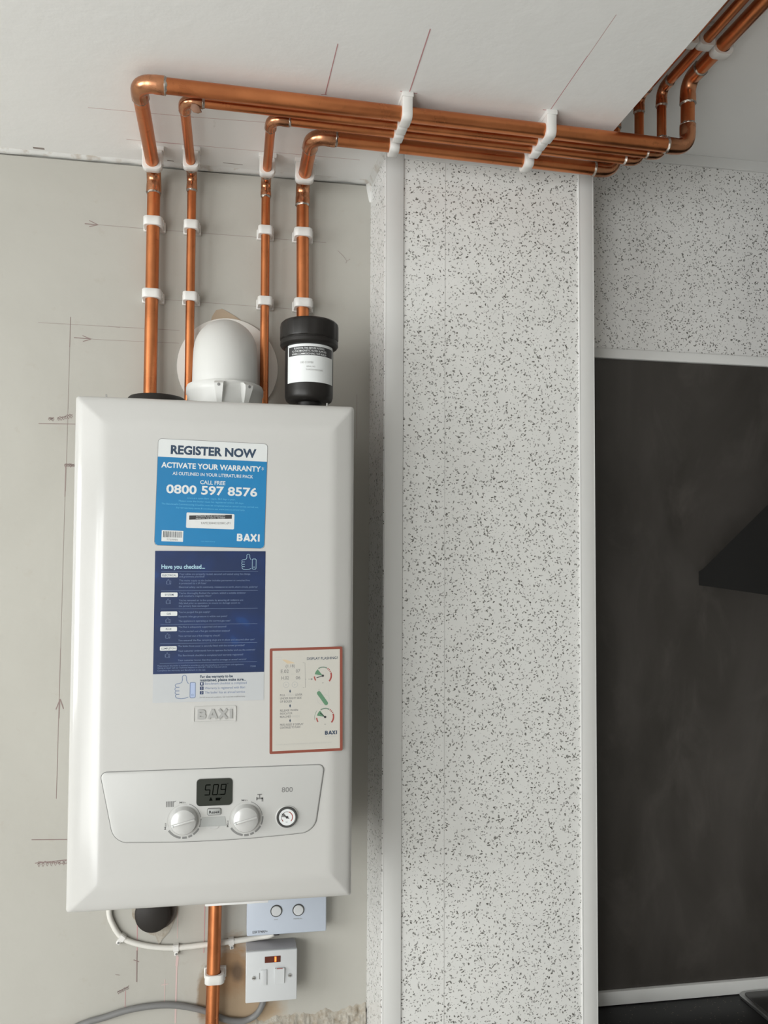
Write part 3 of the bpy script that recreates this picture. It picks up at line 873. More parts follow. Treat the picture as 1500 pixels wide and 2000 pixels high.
# knobs
kn = None
for (kx, kz) in ((0.1575, 0.1206), (0.2410, 0.1202)):
    bm = BM()
    lathe(bm, [(0.0190, 0.0), (0.0190, -0.0016), (0.0182, -0.0028), (0.0176, -0.008), (0.0164, -0.0105), (0.012, -0.0122), (0.006, -0.0129), (0.0006, -0.0131)], (kx, PF + .0002, kz), 56, 'y')
    Mx = Matrix.Translation((kx, PF - 0.0120, kz)) @ Matrix.Rotation(math.radians(-14), 4, 'Y')
    box(bm, -0.0160, 0.0160, -0.0032, 0.004, -0.0016, 0.0016, bevel=0.0012, M=Mx)
    kb = obj('knob', L(bm), M_knob, fascia, smooth=35)
    bm = BM(); lathe(bm, [(0.0016, 0.0), (0.0013, -0.0006), (0.0003, -0.0008)], (kx - 0.0138, PF - 0.0152, kz - 0.0035), 14, 'y')
    obj('knob_marker', L(bm), M_white, fascia)
    S = None
# reset button, grey infrared window, lens
bm = BM(); o2 = rrect(0.1886, 0.2078, 0.1258, 0.1358, 0.0026)
rings_mesh(bm, [[(x, PF + .0005, z) for x, z in o2], [(x, PF - .0004, z) for x, z in o2]]); obj('button_surround', L(bm), M_seam, fascia)
bm = BM(); o2 = grow(o2, -0.0009)
rings_mesh(bm, [[(x, PF - .0003, z) for x, z in o2], [(x, PF - .0018, z) for x, z in o2], [(x, PF - .0022, z) for x, z in grow(o2, -.0006)]]); obj('reset_button', L(bm), M_lgrey, fascia, smooth=40)
S = Sheet(0, 0, PF - 0.00228); S.text('Reset', 191.2, 205.4, -129.0, 3.6, M_black_p, 0.02); S.make('reset_lettering', fascia).location = (-BX, -BY, 0)
bm = BM(); prism(bm, [(0.1795, 0.1108), (0.2148, 0.1108), (0.2128, 0.1236), (0.1818, 0.1236)], PF - 0.0004, PF + .0005); obj('infrared_window', L(bm), M_lgrey, fascia)
bm = BM(); prism(bm, [(0.1975 + 0.0072 * math.cos(math.radians(a)), 0.1112 + 0.0042 * math.sin(math.radians(a))) for a in range(180, 361, 15)], PF - 0.0008, PF + .0005); obj('lens', L(bm), M_knob, fascia)
# pressure gauge
gx, gz = 0.2978, 0.1192
bm = BM(); lathe(bm, [(0.0158, 0.0003), (0.0158, -0.0010), (0.0150, -0.0014)], (gx, PF, gz), 48, 'y'); obj('gauge_recess', L(bm), M_fascia, fascia, smooth=40)
bm = BM(); lathe(bm, [(0.0146, 0.0), (0.0146, -0.0020), (0.0138, -0.0036), (0.0124, -0.0036), (0.0112, -0.0024)], (gx, PF, gz), 48, 'y', cap1=False); gauge = obj('pressure_gauge', L(bm), M_gauge_ring, fascia, smooth=40)
S = Sheet(gx, gz, PF - 0.0025)
S.disc(0, 0, 11.6, M_label, 0, 40)
S.arc(0, 0, 7.6, 75, -45, 1.2, M_red_p); S.arc(0, 0, 7.6, 215, 80, 0.6, M_black_p); S.arc(0, 0, 7.6, 225, 200, 1.1, M_red_p)
S.poly([(0, 0)] + [(8 * math.cos(math.radians(a)), -8 * math.sin(math.radians(a))) for a in range(125, 176, 10)], M_grey, 0.06)
S.line([(3, 2), (-7.5, -5.2)], 1.0, M_black_p, 0.15); S.disc(0, 0, 1.9, M_black_p, 0.17); S.text('bar', -1.6, 1.6, 7.0, 1.4, M_black_p)
S.make('gauge_dial', fascia).location = (-BX, -BY, 0)

# BAXI badge, embossed
bm = BM()
o_out = rrect(0.1680, 0.2264, 0.2524, 0.2744, 0.0022, 4); o_in = rrect(0.1695, 0.2249, 0.2539, 0.2729, 0.0012, 4)
rings_mesh(bm, [[(x, FACE + .0005, z) for x, z in o_out], [(x, FACE - .0012, z) for x, z in o_out], [(x, FACE - .0012, z) for x, z in o_in], [(x, FACE - .0005, z) for x, z in o_in]])
badge = obj('badge', L(bm), M_boiler, boiler)
def raised_text(bm, s_, x0, x1, z, cap, y, h, bold):
    vs, fs = text_geom(s_, bold)
    xa = min(v[0] for v in vs); xb = max(v[0] for v in vs); kx = (x1 - x0) / (xb - xa); ky = cap / cap_height()
    A = [bm.verts.new((x0 + (x - xa) * kx, y - h, z + v * ky)) for x, v in vs]
    fl = [bm.faces.new([A[k] for k in f]) for f in fs]
    ext = bmesh.ops.extrude_face_region(bm, geom=fl)
    bmesh.ops.translate(bm, vec=(0, h, 0), verts=[g for g in ext['geom'] if isinstance(g, bmesh.types.BMVert)])
bm = BM()
st_, w_, W_ = logo_strokes()
for j_, p_ in enumerate(st_):
    k_ = 0.0475 / W_
    P_ = [V((0.1737 + x * k_, 0.2571 + z * 0.0128)) for x, z in p_]
    A_, B_ = [], []
    for i_, q_ in enumerate(P_):
        d_ = (P_[min(i_ + 1, len(P_) - 1)] - P_[max(i_ - 1, 0)]).normalized(); n_ = V((-d_.y, d_.x)) * w_ * 0.0149 / 2
        A_.append(q_ + n_); B_.append(q_ - n_)
    yf = FACE - 0.0017 - 0.00002 * j_
    rings_mesh(bm, [[(a.x, yf, a.y), (b_.x, yf, b_.y), (b_.x, FACE, b_.y), (a.x, FACE, a.y)] for a, b_ in zip(A_, B_)])
obj('badge_lettering', L(bm), M_badge, badge)

# ---- stickers
def qmark(): pass
def thumb(S, u0, u1, v0, v1, w, m, sleeve, fill=None):
    W, H = u1 - u0, v1 - v0
    P = lambda a, b_: (u0 + a * W, v0 + b_ * H)
    hand = [P(.66, .36), P(.60, .30), P(.56, .20), P(.555, .07), P(.52, .015), P(.45, .0), P(.385, .02), P(.35, .08), P(.36, .20), P(.325, .31), P(.20, .345),
            P(.07, .36), P(.01, .41), P(.03, .475), P(.09, .50), P(.015, .53), P(.0, .60), P(.06, .655), P(.02, .69), P(.01, .75), P(.075, .80), P(.035, .83), P(.035, .90), P(.10, .955), P(.30, .985), P(.50, .97), P(.66, .92)]
    S.line(hand, w, m, 0.12)
    for b_ in (.50, .655, .80): S.line([P(.07, b_), P(.22, b_)], w, m, 0.12)
    if fill: S.rr(u0 + .74 * W, u0 + .985 * W, v0 + .33 * H, v0 + .94 * H, .06 * W, fill, 0.10)
    S.line(rrect(u0 + .74 * W, u0 + 1.0 * W, v0 + .31 * H, v0 + .96 * H, .06 * W, 4), w, m, 0.12, True)
    S.line([P(.83, .81), P(.90, .81), P(.90, .87), P(.83, .87)], w * .7, m, 0.12, True)

# 1: register now
S = Sheet(0.1157, 0.6435, FACE - 0.0003, rot=math.radians(-1.15), shear=-0.002)
W1, H1 = 150.6, 148.2
S.base(rrect(0, W1, 0, H1, 5.0, 5), M_seam)
S.poly(rrect(.5, W1 - .5, .5, H1 - .5, 4.6, 5), M_white, 0.03)
S.poly([(.5, 25.5), (W1 - .5, 25.5)] + [(x, H1 - .5 - (z)) for x, z in []] + [p for p in rrect(.5, W1 - .5, .5, H1 - .5, 4.6, 5) if p[1] > 30][::1] if False else
       [(.5, 25.5), (W1 - .5, 25.5), (W1 - .5, H1 - 5.1), (W1 - 1.9, H1 - 1.9), (W1 - 5.1, H1 - .5), (5.1, H1 - .5), (1.9, H1 - 1.9), (.5, H1 - 5.1)], M_blue, 0.06)
S.text('REGISTER NOW', 17.5, 135, 20.4, 11.2, M_navy_txt, 0.040)
S.text('ACTIVATE YOUR WARRANTY', 5.6, 142.0, 40.0, 7.1, M_white, 0.028); S.text('*', 143, 146.3, 41.5, 8.0, M_white)
S.text('AS OUTLINED IN YOUR LITERATURE PACK', 21.2, 131.5, 49.8, 4.3, M_white, 0.012)
S.text('CALL FREE', 59.0, 93.5, 61.0, 5.2, M_white, 0.016)
S.text('0800 597 8576', 13.5, 138, 75.2, 11.4, M_white, 0.026)
for s_, a, b_, v in (('Lines are open 8am - 6pm, 363 days a year.', 42, 108, 82.0), ('Please note the boiler must be registered within 30 days.', 31, 120, 86.6),
                     ('The Benchmark Commissioning Checklist must be completed and an annual service carried out.', 8, 140.5, 91.4), ('For full warranty terms & conditions see www.baxi.co.uk/warranty', 28, 121.5, 96.2)):
    S.text(s_, a, b_, v, 2.3, M_ltblue2)
S.text('(720-18500-0420-A)', 63, 82, 141.3, 1.3, M_ltblue2)
S.logo(111.8, 143.6, 138.6, 10.2, M_white)
reg = S.make('register_sticker', boiler); reg.location = (-BX, -BY, 0)
S2 = Sheet(0.1157, 0.6435, FACE - 0.00045, rot=math.radians(-1.15), shear=-0.002)
S2.base(rrect(42, 107.5, 101.2, 122.6, 1.6, 4), M_white, .1)
sl = -0.055
S2.poly([(45.8, 105.4), (104.0, 105.4 + sl * 58), (104.0, 111.0 + sl * 58), (45.8, 111.2)], M_black_p)
S2.text('ACTIVATE YOUR WARRANTY', 55, 95, 107.1, 1.5, M_white, 0, .12, sl); S2.text('REGISTER THE SERIAL NUMBER', 55, 95, 109.8, 1.5, M_white, 0, .12, sl)
S2.text('TAM23044032200C-JP1', 61.5, 102, 116.8, 2.9, M_grey, 0, .12, sl * .6)
o = S2.make('serial_label', reg)
S2 = Sheet(0.1157, 0.6435, FACE - 0.00045, rot=math.radians(-1.15), shear=-0.002)
S2.base(rrect(9.6, 38.6, 127.0, 142.2, .3, 1), M_white, .1)
random.seed(11); u = 11.6
while u < 36.3:
    w = random.choice((.35, .35, .7, .9)); S2.rect(u, min(u + w, 36.8), 128.2, 136.6, M_black_p); u += w + random.choice((.35, .5, .7))
S2.text('7720080', 16.5, 31.5, 140.6, 2.3, M_grey)
S2.make('barcode_label', reg)

# 2: checklist (navy) with pale foot
S = Sheet(0.1140, 0.4878, FACE - 0.0003, rot=math.radians(0.35), shear=-0.008)
W2 = 150.6
S.base([(0, 0), (W2, 0), (W2, 207.5), (0, 207.5)], M_paper)
S.rect(0, W2, 0, 168.6, M_navy, 0.03)
S.text('Have you checked...', 8.8, 67.5, 24.4, 5.4, M_ltblue, 0.022)
thumb(S, 117.5, 137.6, 4.2, 26.0, 0.55, M_ltblue, True)
for v in (28.2, 54.9, 79.8, 101.2, 127.2, 154.0): S.rect(8.8, 140.5, v - .18, v + .18, M_navy_line)
for s_, v in (('ELECTRICAL', 30.5), ('SYSTEM', 57.3), ('GAS', 83.3), ('FLUE', 104.4), ('COMPLETION', 130.8)):
    S.rr(8.6, 31.0, v, v + 6.0, 1.2, M_white); wd = 1.9 * len(s_)
    S.text(s_, 19.8 - wd / 2, 19.8 + wd / 2, v + 4.3, 2.5, M_navy_txt, 0.01)
    thumb(S, 15.5, 21.8, v + 8.6, v + 15.6, .35, M_navy_line, True)
k = 0.1168
for s_, e, v in (('Your cables are properly routed, secured and sealed using the clamps', 1195, 372), ('and grommets provided?', 660, 402), ('The mains supply to the boiler includes permanent or switched live', 1190, 448), ('is protected by a 3A fuse?', 680, 480),
                 ('Electrical safety: earth continuity, resistance to earth, short circuit, polarity?', 1285, 525), ("You've thoroughly flushed the system, added a suitable inhibitor", 1145, 597), ('and installed a magnetic filter?', 740, 630),
                 ("You've removed air in the system, by ensuring all radiators are", 1115, 682), ('fully bled prior to operation, to ensure no damage occurs to', 1080, 715), ('the primary heat exchanger?', 715, 748), ("You've purged the gas supply?", 730, 820),
                 ('Dynamic inlet gas pressure is within test point?', 930, 872), ('The appliance is operating at the correct gas rate?', 967, 925), ('The flue is adequately supported and secured?', 925, 995), ("You've carried out a flue gas combustion analysis?", 965, 1045),
                 ('You carried out a flue integrity check?', 850, 1100), ('You ensured the flue sampling plugs are in place and secured after use?', 1255, 1152), ('The boiler front cover is securely fitted with the screws provided?', 1140, 1220),
                 ('Your customer understands how to operate the boiler and use the controls?', 1265, 1275), ('The Benchmark checklist is completed and warranty registered?', 1125, 1330), ('Your customer knows that they need to arrange an annual service?', 1162, 1385)):
    S.text(s_, 32.9, (e - 85) * k, (v - 100) * k + 1.3, 2.35, M_navy_line)
for s_, a, e, v in (('Please ensure this boiler is installed in accordance with the manufacturer instructions and regulations.', 135, 1135, 1447), ('Having an issue? Call our Technical Helpline on 0344 871 1555 for help and advice.', 135, 940, 1472), ('Complete the warranty and Benchmark in the app.', 135, 690, 1502), ('7720080', 1210, 1275, 1472)):
    S.text(s_, (a - 85) * k, (e - 85) * k, (v - 100) * k + 1.0, 1.9, M_navy_line)
thumb(S, 29.5, 57.0, 170.8, 203.2, 0.9, M_navy_line, True, M_sleeve)
S.text('For the warranty to be', 63.2, 107.5, 175.0, 3.5, M_navy_txt, 0.03); S.text('maintained, please make sure...', 63.2, 125.5, 179.8, 3.5, M_navy_txt, 0.03)
for i, (s_, e) in enumerate((('Benchmark checklist is completed', 126.8), ('Warranty is registered with Baxi', 124.5), ('The boiler has an annual service', 124.5))):
    v = 184.8 + i * 6.1
    S.rect(63.2, 68.0, v - 4.0, v + .6, M_navy, 0.06); S.text(str(i + 1), 64.8, 66.4, v - .4, 2.8, M_white); S.text(s_, 69.8, e, v - .3, 3.1, M_navy_line)
S.text('For full terms and conditions, visit www.baxi.co.uk/warranty', 63.0, 124.8, 202.6, 1.9, M_grey)
o = S.make('checklist_sticker', boiler); o.location = (-BX, -BY, 0)

# 3: display flashing (red border)
S = Sheet(0.2718, 0.3526, FACE - 0.0003, rot=math.radians(1.0), shear=0.0085 - .018)
W3, H3 = 102.6, 146.6
S.base(rrect(0, W3, 0, H3, 2.0, 4), M_red)
S.rect(3.9, W3 - 3.8, 3.6, H3 - 3.7, M_cream, 0.03)
K = 0.0865
def fu(zx, zy): return (zx - (140 - 30 * (zy - 115) / 1735)) * K
def fv(zx, zy): return (zy - (118 - 22 * (zx - 140) / 1190)) * 0.0848
def ft(s_, x0, x1, y, cap, m, bold=0.0): S.text(s_, fu(x0, y), fu(x1, y), fv((x0 + x1) / 2, y), cap * .0848, m, bold)
ft('DISPLAY FLASHING?', 740, 1245, 308, 40, M_navy_txt, 0.014)
ft('(1.18)', 392, 540, 432, 46, M_grey, .01); ft('E.02', 312, 440, 525, 55, M_grey, .01); ft('07', 555, 625, 520, 52, M_grey, .01); ft('H.02', 320, 440, 632, 55, M_grey, .01); ft('06', 552, 625, 630, 52, M_grey, .01)
for (a, b_, c_, d_) in ((295, 455, 455, 540), (475, 635, 455, 540), (295, 455, 560, 645), (475, 635, 555, 640)):
    S.line([(fu(a, c_), fv(a, c_)), (fu(b_, c_), fv(b_, c_)), (fu(b_, d_), fv(b_, d_)), (fu(a, d_), fv(a, d_))], 0.25, M_faint_p, .08, True)
for x in (395, 535):
    S.disc(fu(x, 718), fv(x, 718), 4.4, M_faint_p, .06); S.disc(fu(x, 718), fv(x, 718), 3.4, M_cream, .08); S.poly([(fu(x - 12, 700), fv(x, 700)), (fu(x + 18, 720), fv(x, 720)), (fu(x - 12, 740), fv(x, 740))], M_faint_p, .1)
S.line([(fu(670, 360), fv(670, 360)), (fu(708, 360), fv(708, 360)), (fu(705, 768), fv(705, 768)), (fu(665, 768), fv(665, 768))], .4, M_grey)
S.line([(fu(706, 632), fv(706, 632)), (fu(722, 632), fv(722, 632))], .4, M_grey); S.line([(fu(755, 632), fv(755, 632)), (fu(805, 632), fv(805, 632))], .4, M_grey)
S.poly([(fu(800, 615), fv(800, 615)), (fu(832, 632), fv(832, 632)), (fu(800, 648), fv(800, 648))], M_grey, .09)
for (x, y) in ((457, 825), (453, 1065), (449, 1308)):
    S.poly([(fu(x, y - 32), fv(x, y - 32)), (fu(x + 13, y), fv(x, y)), (fu(x, y + 32), fv(x, y + 32)), (fu(x - 13, y), fv(x, y))], M_navy_txt, .08)
for s_, a, b_, y in (('PULL', 292, 380, 905), ('LEVER', 540, 655, 900), ('UNDER RIGHT SIDE', 292, 640, 955), ('OF BOILER', 290, 485, 1008), ('RELEASE WHEN', 288, 580, 1155), ('INDICATOR', 288, 488, 1205), ('BEACHES'.replace('BE', 'RE'), 286, 460, 1258),
                     ('PRESS RESET IF DISPLAY', 284, 665, 1388), ('CONTINUES TO FLASH', 282, 612, 1435)):
    ft(s_, a, b_, y, 33, M_grey, 0.016)
ft('GREEN', 395, 520, 903, 32, M_faint_p); ft('GREEN', 475, 600, 1256, 32, M_faint_p)
def dial(cx, cy, R_, na, blob_):
    c_ = (fu(cx, cy), fv(cx, cy)); r = R_ * .0855
    S.poly([c_] + [(c_[0] + (r - .3) * math.cos(math.radians(a)), c_[1] - (r - .3) * math.sin(math.radians(a))) for a in range(128, 173, 8)], M_green_p, .07)
    S.arc(*c_, r, 122, 60, 1.4, M_green_p)
    for a in (118, 104, 88, 72): S.arc(*c_, r, a, a - 7, 1.8, M_grey, .1)
    S.arc(*c_, r, 58, 22, .6, M_faint_p)
    for a in (56, 44, 32): S.arc(*c_, r, a, a - 6, 2.2, M_red_p, .1)
    S.arc(*c_, r, 20, -42, 2.2, M_red_p, .1); S.arc(*c_, r, 183, 212, 1.8, M_red_p, .1)
    a = math.radians(na)
    S.line([c_, (c_[0] + r * .78 * math.cos(a), c_[1] - r * .78 * math.sin(a))], 1.1, M_black_p, .14); S.disc(*c_, 1.7, M_black_p, .15)
    S.line([(c_[0] - 1.2, c_[1] + r * .85), (c_[0] + 1.2, c_[1] + r * .85)], .6, M_grey)
dial(995, 578, 140, 197, 0); dial(1020, 1262, 140, 140, 1)
S.arc(fu(1020, 1262), fv(1020, 1262), 14.8, 140, 195, .5, M_green_p)
# green lever drawing
a0, a1 = V((fu(925, 865), fv(925, 865))), V((fu(1040, 1035), fv(1040, 1035)))
S.line([a0, a1], 5.6, M_green_p, .09); S.disc(a1.x, a1.y, 2.8, M_green_p, .095); S.disc(a0.x, a0.y, 2.8, M_green_p, .10)
S.line([(fu(928, 800), fv(928, 800)), (fu(925, 850), fv(925, 850))], .5, M_grey)
S.arc(fu(1030, 960), fv(1030, 960), 5.5, 130, -70, .5, M_faint_p); S.arc(fu(985, 970), fv(985, 970), 7.5, 170, 290, .4, M_faint_p)
S.line([(fu(1090, 810), fv(1090, 810)), (fu(1080, 880), fv(1080, 880))], .3, M_faint_p)
S.logo(fu(1010, 1552), fu(1212, 1552), fv(1110, 1552), 62 * .0848, M_navy_txt); ft('Heating  Products', 1015, 1200, 1592, 20, M_faint_p)
ft('For further information on fault codes and operation please consult the user guide supplied', 215, 1115, 1695, 16, M_faint_p)
S.poly([(fu(330, 300), fv(330, 300)), (fu(400, 305), fv(400, 305)), (fu(490, 340), fv(490, 340)), (fu(545, 365), fv(545, 365)), (fu(420, 372), fv(420, 372)), (fu(380, 340), fv(380, 340))], mat('yellow_stain', (0.55, 0.44, 0.30), .6), .05)
S.line([(fu(225, 265), fv(225, 265)), (fu(330, 262), fv(330, 262)), (fu(330, 300), fv(330, 300)), (fu(225, 303), fv(225, 303))], .35, M_faint_p, .06, True)
o = S.make('fault_sticker', boiler); o.location = (-BX, -BY, 0)

# ================================================================== COPPER PIPES
def seg_dir(a, b): return (V(b) - V(a)).normalized()
def copper_pipe(label, pts, r, group=None):
    """one soldered run: straight tubes, an elbow at each corner with solder at its two sockets"""
    root = thing('copper_pipe', label, 'pipe', pts[0], group)
    o0 = V(pts[0]); P = [V(p) - o0 for p in pts]
    rf = 0.020 if r > 0.009 else 0.0145          # bend radius of the fitting
    sock = 0.017 if r > 0.009 else 0.0125        # straight socket beyond the bend
    re = r + 0.0013
    n = 28 if r > 0.009 else 22
    names = ['riser', 'tube', 'tube', 'tube', 'tube']
    for i in range(len(P) - 1):
        a, b_ = P[i], P[i + 1]; d = (b_ - a).normalized()
        s0 = rf if i > 0 else 0; s1 = rf if i < len(P) - 2 else 0
        bm = BM(); tube(bm, [a + d * s0, b_ - d * s1], r, n)
        obj(names[i], bm, M_cu, root, smooth=40)
    for i in range(1, len(P) - 1):
        b_ = P[i]; d0 = (P[i - 1] - b_).normalized(); d1 = (P[i + 1] - b_).normalized()
        path = fillet([b_ + d0 * (rf + sock), b_, b_ + d1 * (rf + sock)], rf, 12)
        # sockets swell a touch at their mouths
        full = [path[0], path[0] - d0 * 0.002, path[1] + d0 * .004] + path[1:-1] + [path[-2] + d1 * .004, path[-1] - d1 * 0.002, path[-1]]
        rr = [re + .0001, re + .0005, re + .0003] + [re - .0001] * (len(path) - 2) + [re + .0003, re + .0005, re + .0001]
        bm = BM(); tube(bm, full, rr, n)
        el = obj('elbow', bm, M_cu_fit, root, smooth=40)
        for dd in (d0, d1):
            c_ = b_ + dd * (rf + sock)
            bm = BM()
            prof = [(-0.0012, re + .0002), (-0.0004, re + 0.0006), (0.0008, r + 0.0011), (0.0026, r + 0.0003)]
            vs = tube(bm, [c_ + dd * p[0] for p in prof], [p[1] for p in prof], n)
            q = random.random() * 6
            for v in vs:                                    # uneven run of solder
                k = noise.noise(v.co * 320 + V((q, 0, 0)))
                rad = (v.co - c_) - dd * (v.co - c_).dot(dd)
                v.co += rad.normalized() * 0.0007 * k + dd * 0.0016 * k
            obj('solder_joint', bm, M_solder, el, smooth=60)
    return root
ZP = 1.145
pipes = [
    ('large copper pipe, leftmost of the four risers above the boiler, foremost along the ceiling', 0.011,
     [(0.0785, -0.022, 0.62), (0.0800, -0.022, ZP), (0.0800, -0.2865, ZP), (0.9330, -0.2620, ZP), (0.9350, -0.2620, 1.2545), (0.9400, -1.3, 1.2545)]),
    ('thin copper pipe, second riser from the left, passing left of the white flue', 0.0076,
     [(0.1432, -0.020, 0.62), (0.1436, -0.022, ZP), (0.1415, -0.2535, ZP), (0.9040, -0.2335, ZP), (0.9050, -0.2330, 1.2545), (0.9050, -1.3, 1.2545)]),
    ('thin copper pipe, third riser from the left, passing right of the white flue', 0.0076,
     [(0.2712, -0.022, 0.62), (0.2705, -0.022, ZP), (0.2695, -0.2270, ZP), (0.8780, -0.2080, ZP), (0.8785, -0.2080, 1.2545), (0.8800, -1.3, 1.2545)]),
    ('large copper pipe, rightmost riser, running down behind the black filter bottle', 0.011,
     [(0.3400, -0.022, 0.62), (0.3350, -0.022, ZP), (0.3355, -0.1880, ZP), (0.8520, -0.1690, ZP), (0.8520, -0.1690, 1.2545), (0.8500, -1.3, 1.2545)]),
]
for lab, r, pts in pipes: copper_pipe(lab, pts, r, 'copper pipes above the boiler')
p2 = [o for o in bpy.data.objects if o.name.startswith('copper_pipe') and 'second riser' in o.get('label', '')][0]
bm = BM()
lf = [(-.0035, .004), (.0035, .0045), (.0085, .001), (.0115, -.0065), (.006, -.0085), (-.001, -.0075), (-.005, -.002)]
rings_mesh(bm, [[V((x * k, y, z * k)) for x, z in lf] for y, k in ((-.0022, .8), (-.0008, 1), (.0008, 1), (.0022, .8))])
bmesh.ops.rotate(bm, cent=(0, 0, 0), matrix=Matrix.Rotation(0.5, 3, 'X'), verts=bm.verts[:])
bmesh.ops.translate(bm, vec=V((0.1560, -0.2560, 1.1355)) - p2.location, verts=bm.verts[:])
obj('flux_drip', bm, mat('flux_brown', (0.25, 0.135, 0.085), .55), p2, smooth=50)
g = thing('copper_pipe', 'single copper pipe running down the wall from under the boiler', 'pipe', (0.1975, -0.022, -0.45))
bm = BM(); tube(bm, [(-.004, 0, 0), (0.0025, 0, 0.46)], 0.0112, 28); obj('tube', bm, M_cu, g, smooth=40)

# ================================================================== PIPE CLIPS
def make_clip(r, base):
    """local: pipe along Z through the origin, wall on +Y"""
    root = thing('pipe_clip', 'white plastic pipe clip', 'pipe clip', (0, 0, 0), 'white pipe clips')
    w = r + 0.0052; fr = r + 0.0036; hz = 0.0076
    n = 40
    outl = rrect(-w, w, -fr, base - .002, (r * .75, r * .75, 0.003, 0.003), 9)
    def ray(a):
        d = V((math.cos(a), math.sin(a))); best = None
        for i in range(len(outl)):
            p, q = V(outl[i]), V(outl[(i + 1) % len(outl)])
            e = q - p; den = d.x * e.y - d.y * e.x
            if abs(den) < 1e-12: continue
            t_ = (p.x * e.y - p.y * e.x) / den; s_ = (p.x * d.y - p.y * d.x) / den
            if t_ > 0 and -1e-6 <= s_ <= 1 + 1e-6 and (best is None or t_ < best): best = t_
        return d * best
    bm = BM()
    ang = [2 * math.pi * i / n for i in range(n)]
    inn = [V((math.cos(a), math.sin(a))) * (r + .0001) for a in ang]; ou = [ray(a) for a in ang]
    ou2 = [p - p.normalized() * .0010 for p in ou]
    seq = [(inn, -hz), (ou2, -hz), (ou, -hz + .001), (ou, hz - .001), (ou2, hz), (inn, hz)]
    Rg = [[bm.verts.new((p.x, p.y, z)) for p in ring] for ring, z in seq]
    for k in range(len(Rg)):
        A, B = Rg[k], Rg[(k + 1) % len(Rg)]
        for i in range(n):
            j = (i + 1) % n; bm.faces.new((A[i], A[j], B[j], B[i]))
    obj('collar', bm, M_clip, root, smooth=45)
    bm = BM(); box(bm, -w - .0016, w + .0030, base - 0.0075, base, -hz - .0012, hz + .0012, bevel=.0012)
    obj('base_block', bm, M_clip, root, smooth=40)
    bm = BM(); box(bm, w - .0006, w + .0016, -0.004, base - .007, -hz * .7, hz * .7, bevel=.0006)
    obj('latch', bm, M_clip, root, smooth=40)
    return root
PROTO = {(22, 'wall'): make_clip(0.011, 0.022), (15, 'wall'): make_clip(0.0076, 0.022), (22, 'ceil'): make_clip(0.011, 0.0252), (15, 'ceil'): make_clip(0.0076, 0.0252)}
used = set()
def clip(kind, loc, mode, label):
    key = (kind, mode[:4]); src = PROTO[key]
    if mode == 'wall': Rm = Matrix.Identity(3)
    elif mode == 'ceil_y': Rm = Matrix(((1, 0, 0), (0, 0, -1), (0, 1, 0)))          # local y->z, z->-y
    else: Rm = Matrix(((0, 0, 1), (1, 0, 0), (0, 1, 0)))                           # along x: local x->y, y->z, z->x
    M = Matrix.Translation(loc) @ Rm.to_4x4()
    if key not in used:
        used.add(key); src.matrix_world = M; src['label'] = label; return src
    return dup(src, M=M, label=label)
WN = ['leftmost', 'second', 'third', 'rightmost']
kinds = [22, 15, 15, 22]
for i, (x1, x2) in enumerate(((0.0800, 0.0797), (0.1438, 0.1436), (0.2704, 0.2710), (0.3362, 0.3374))):
    zz1 = 1.0535 if True else 0; zz2 = 0.929
    clip(kinds[i], (x1, -0.022, 1.0540 + .002), 'wall', 'white plastic clip on the %s riser, upper row on the wall' % WN[i])
    clip(kinds[i], (x2, -0.022, 0.9290 + .002), 'wall', 'white plastic clip on the %s riser, lower row on the wall' % WN[i])
for i, (x, y) in enumerate(((0.0800, -0.056), (0.1434, -0.066), (0.2704, -0.066), (0.3350, -0.060))):
    clip(kinds[i], (x, y, ZP), 'ceil_y', 'white plastic clip fixing the %s riser to the ceiling edge' % WN[i])
def run_y(i, x):
    p = pipes[i][2]; a, b_ = p[2], p[3]; f = (x - a[0]) / (b_[0] - a[0]); return a[1] + (b_[1] - a[1]) * f
RN = ['first pipe, outermost', 'second pipe', 'third pipe', 'fourth pipe, nearest the column']
for x, where in ((0.4665, 'left clip row above the column corner'), (0.694, 'right clip row over the speckled panel')):
    for i in range(4):
        clip(kinds[i], (x, run_y(i, x), ZP), 'ceil_x', 'white ceiling clip, %s, %s' % (where, RN[i]))
for i, (x, y) in enumerate(((0.9372, -0.350), (0.905, -0.360), (0.8785, -0.360))):
    clip(kinds[i], (x, y, 1.2545), 'ceil_y', 'white clip under the higher ceiling at top right, %s' % ('rightmost', 'middle', 'leftmost, half hidden')[i])
clip(22, (0.1990, -0.022, -0.218), 'wall', 'white plastic clip on the single copper pipe below the boiler')

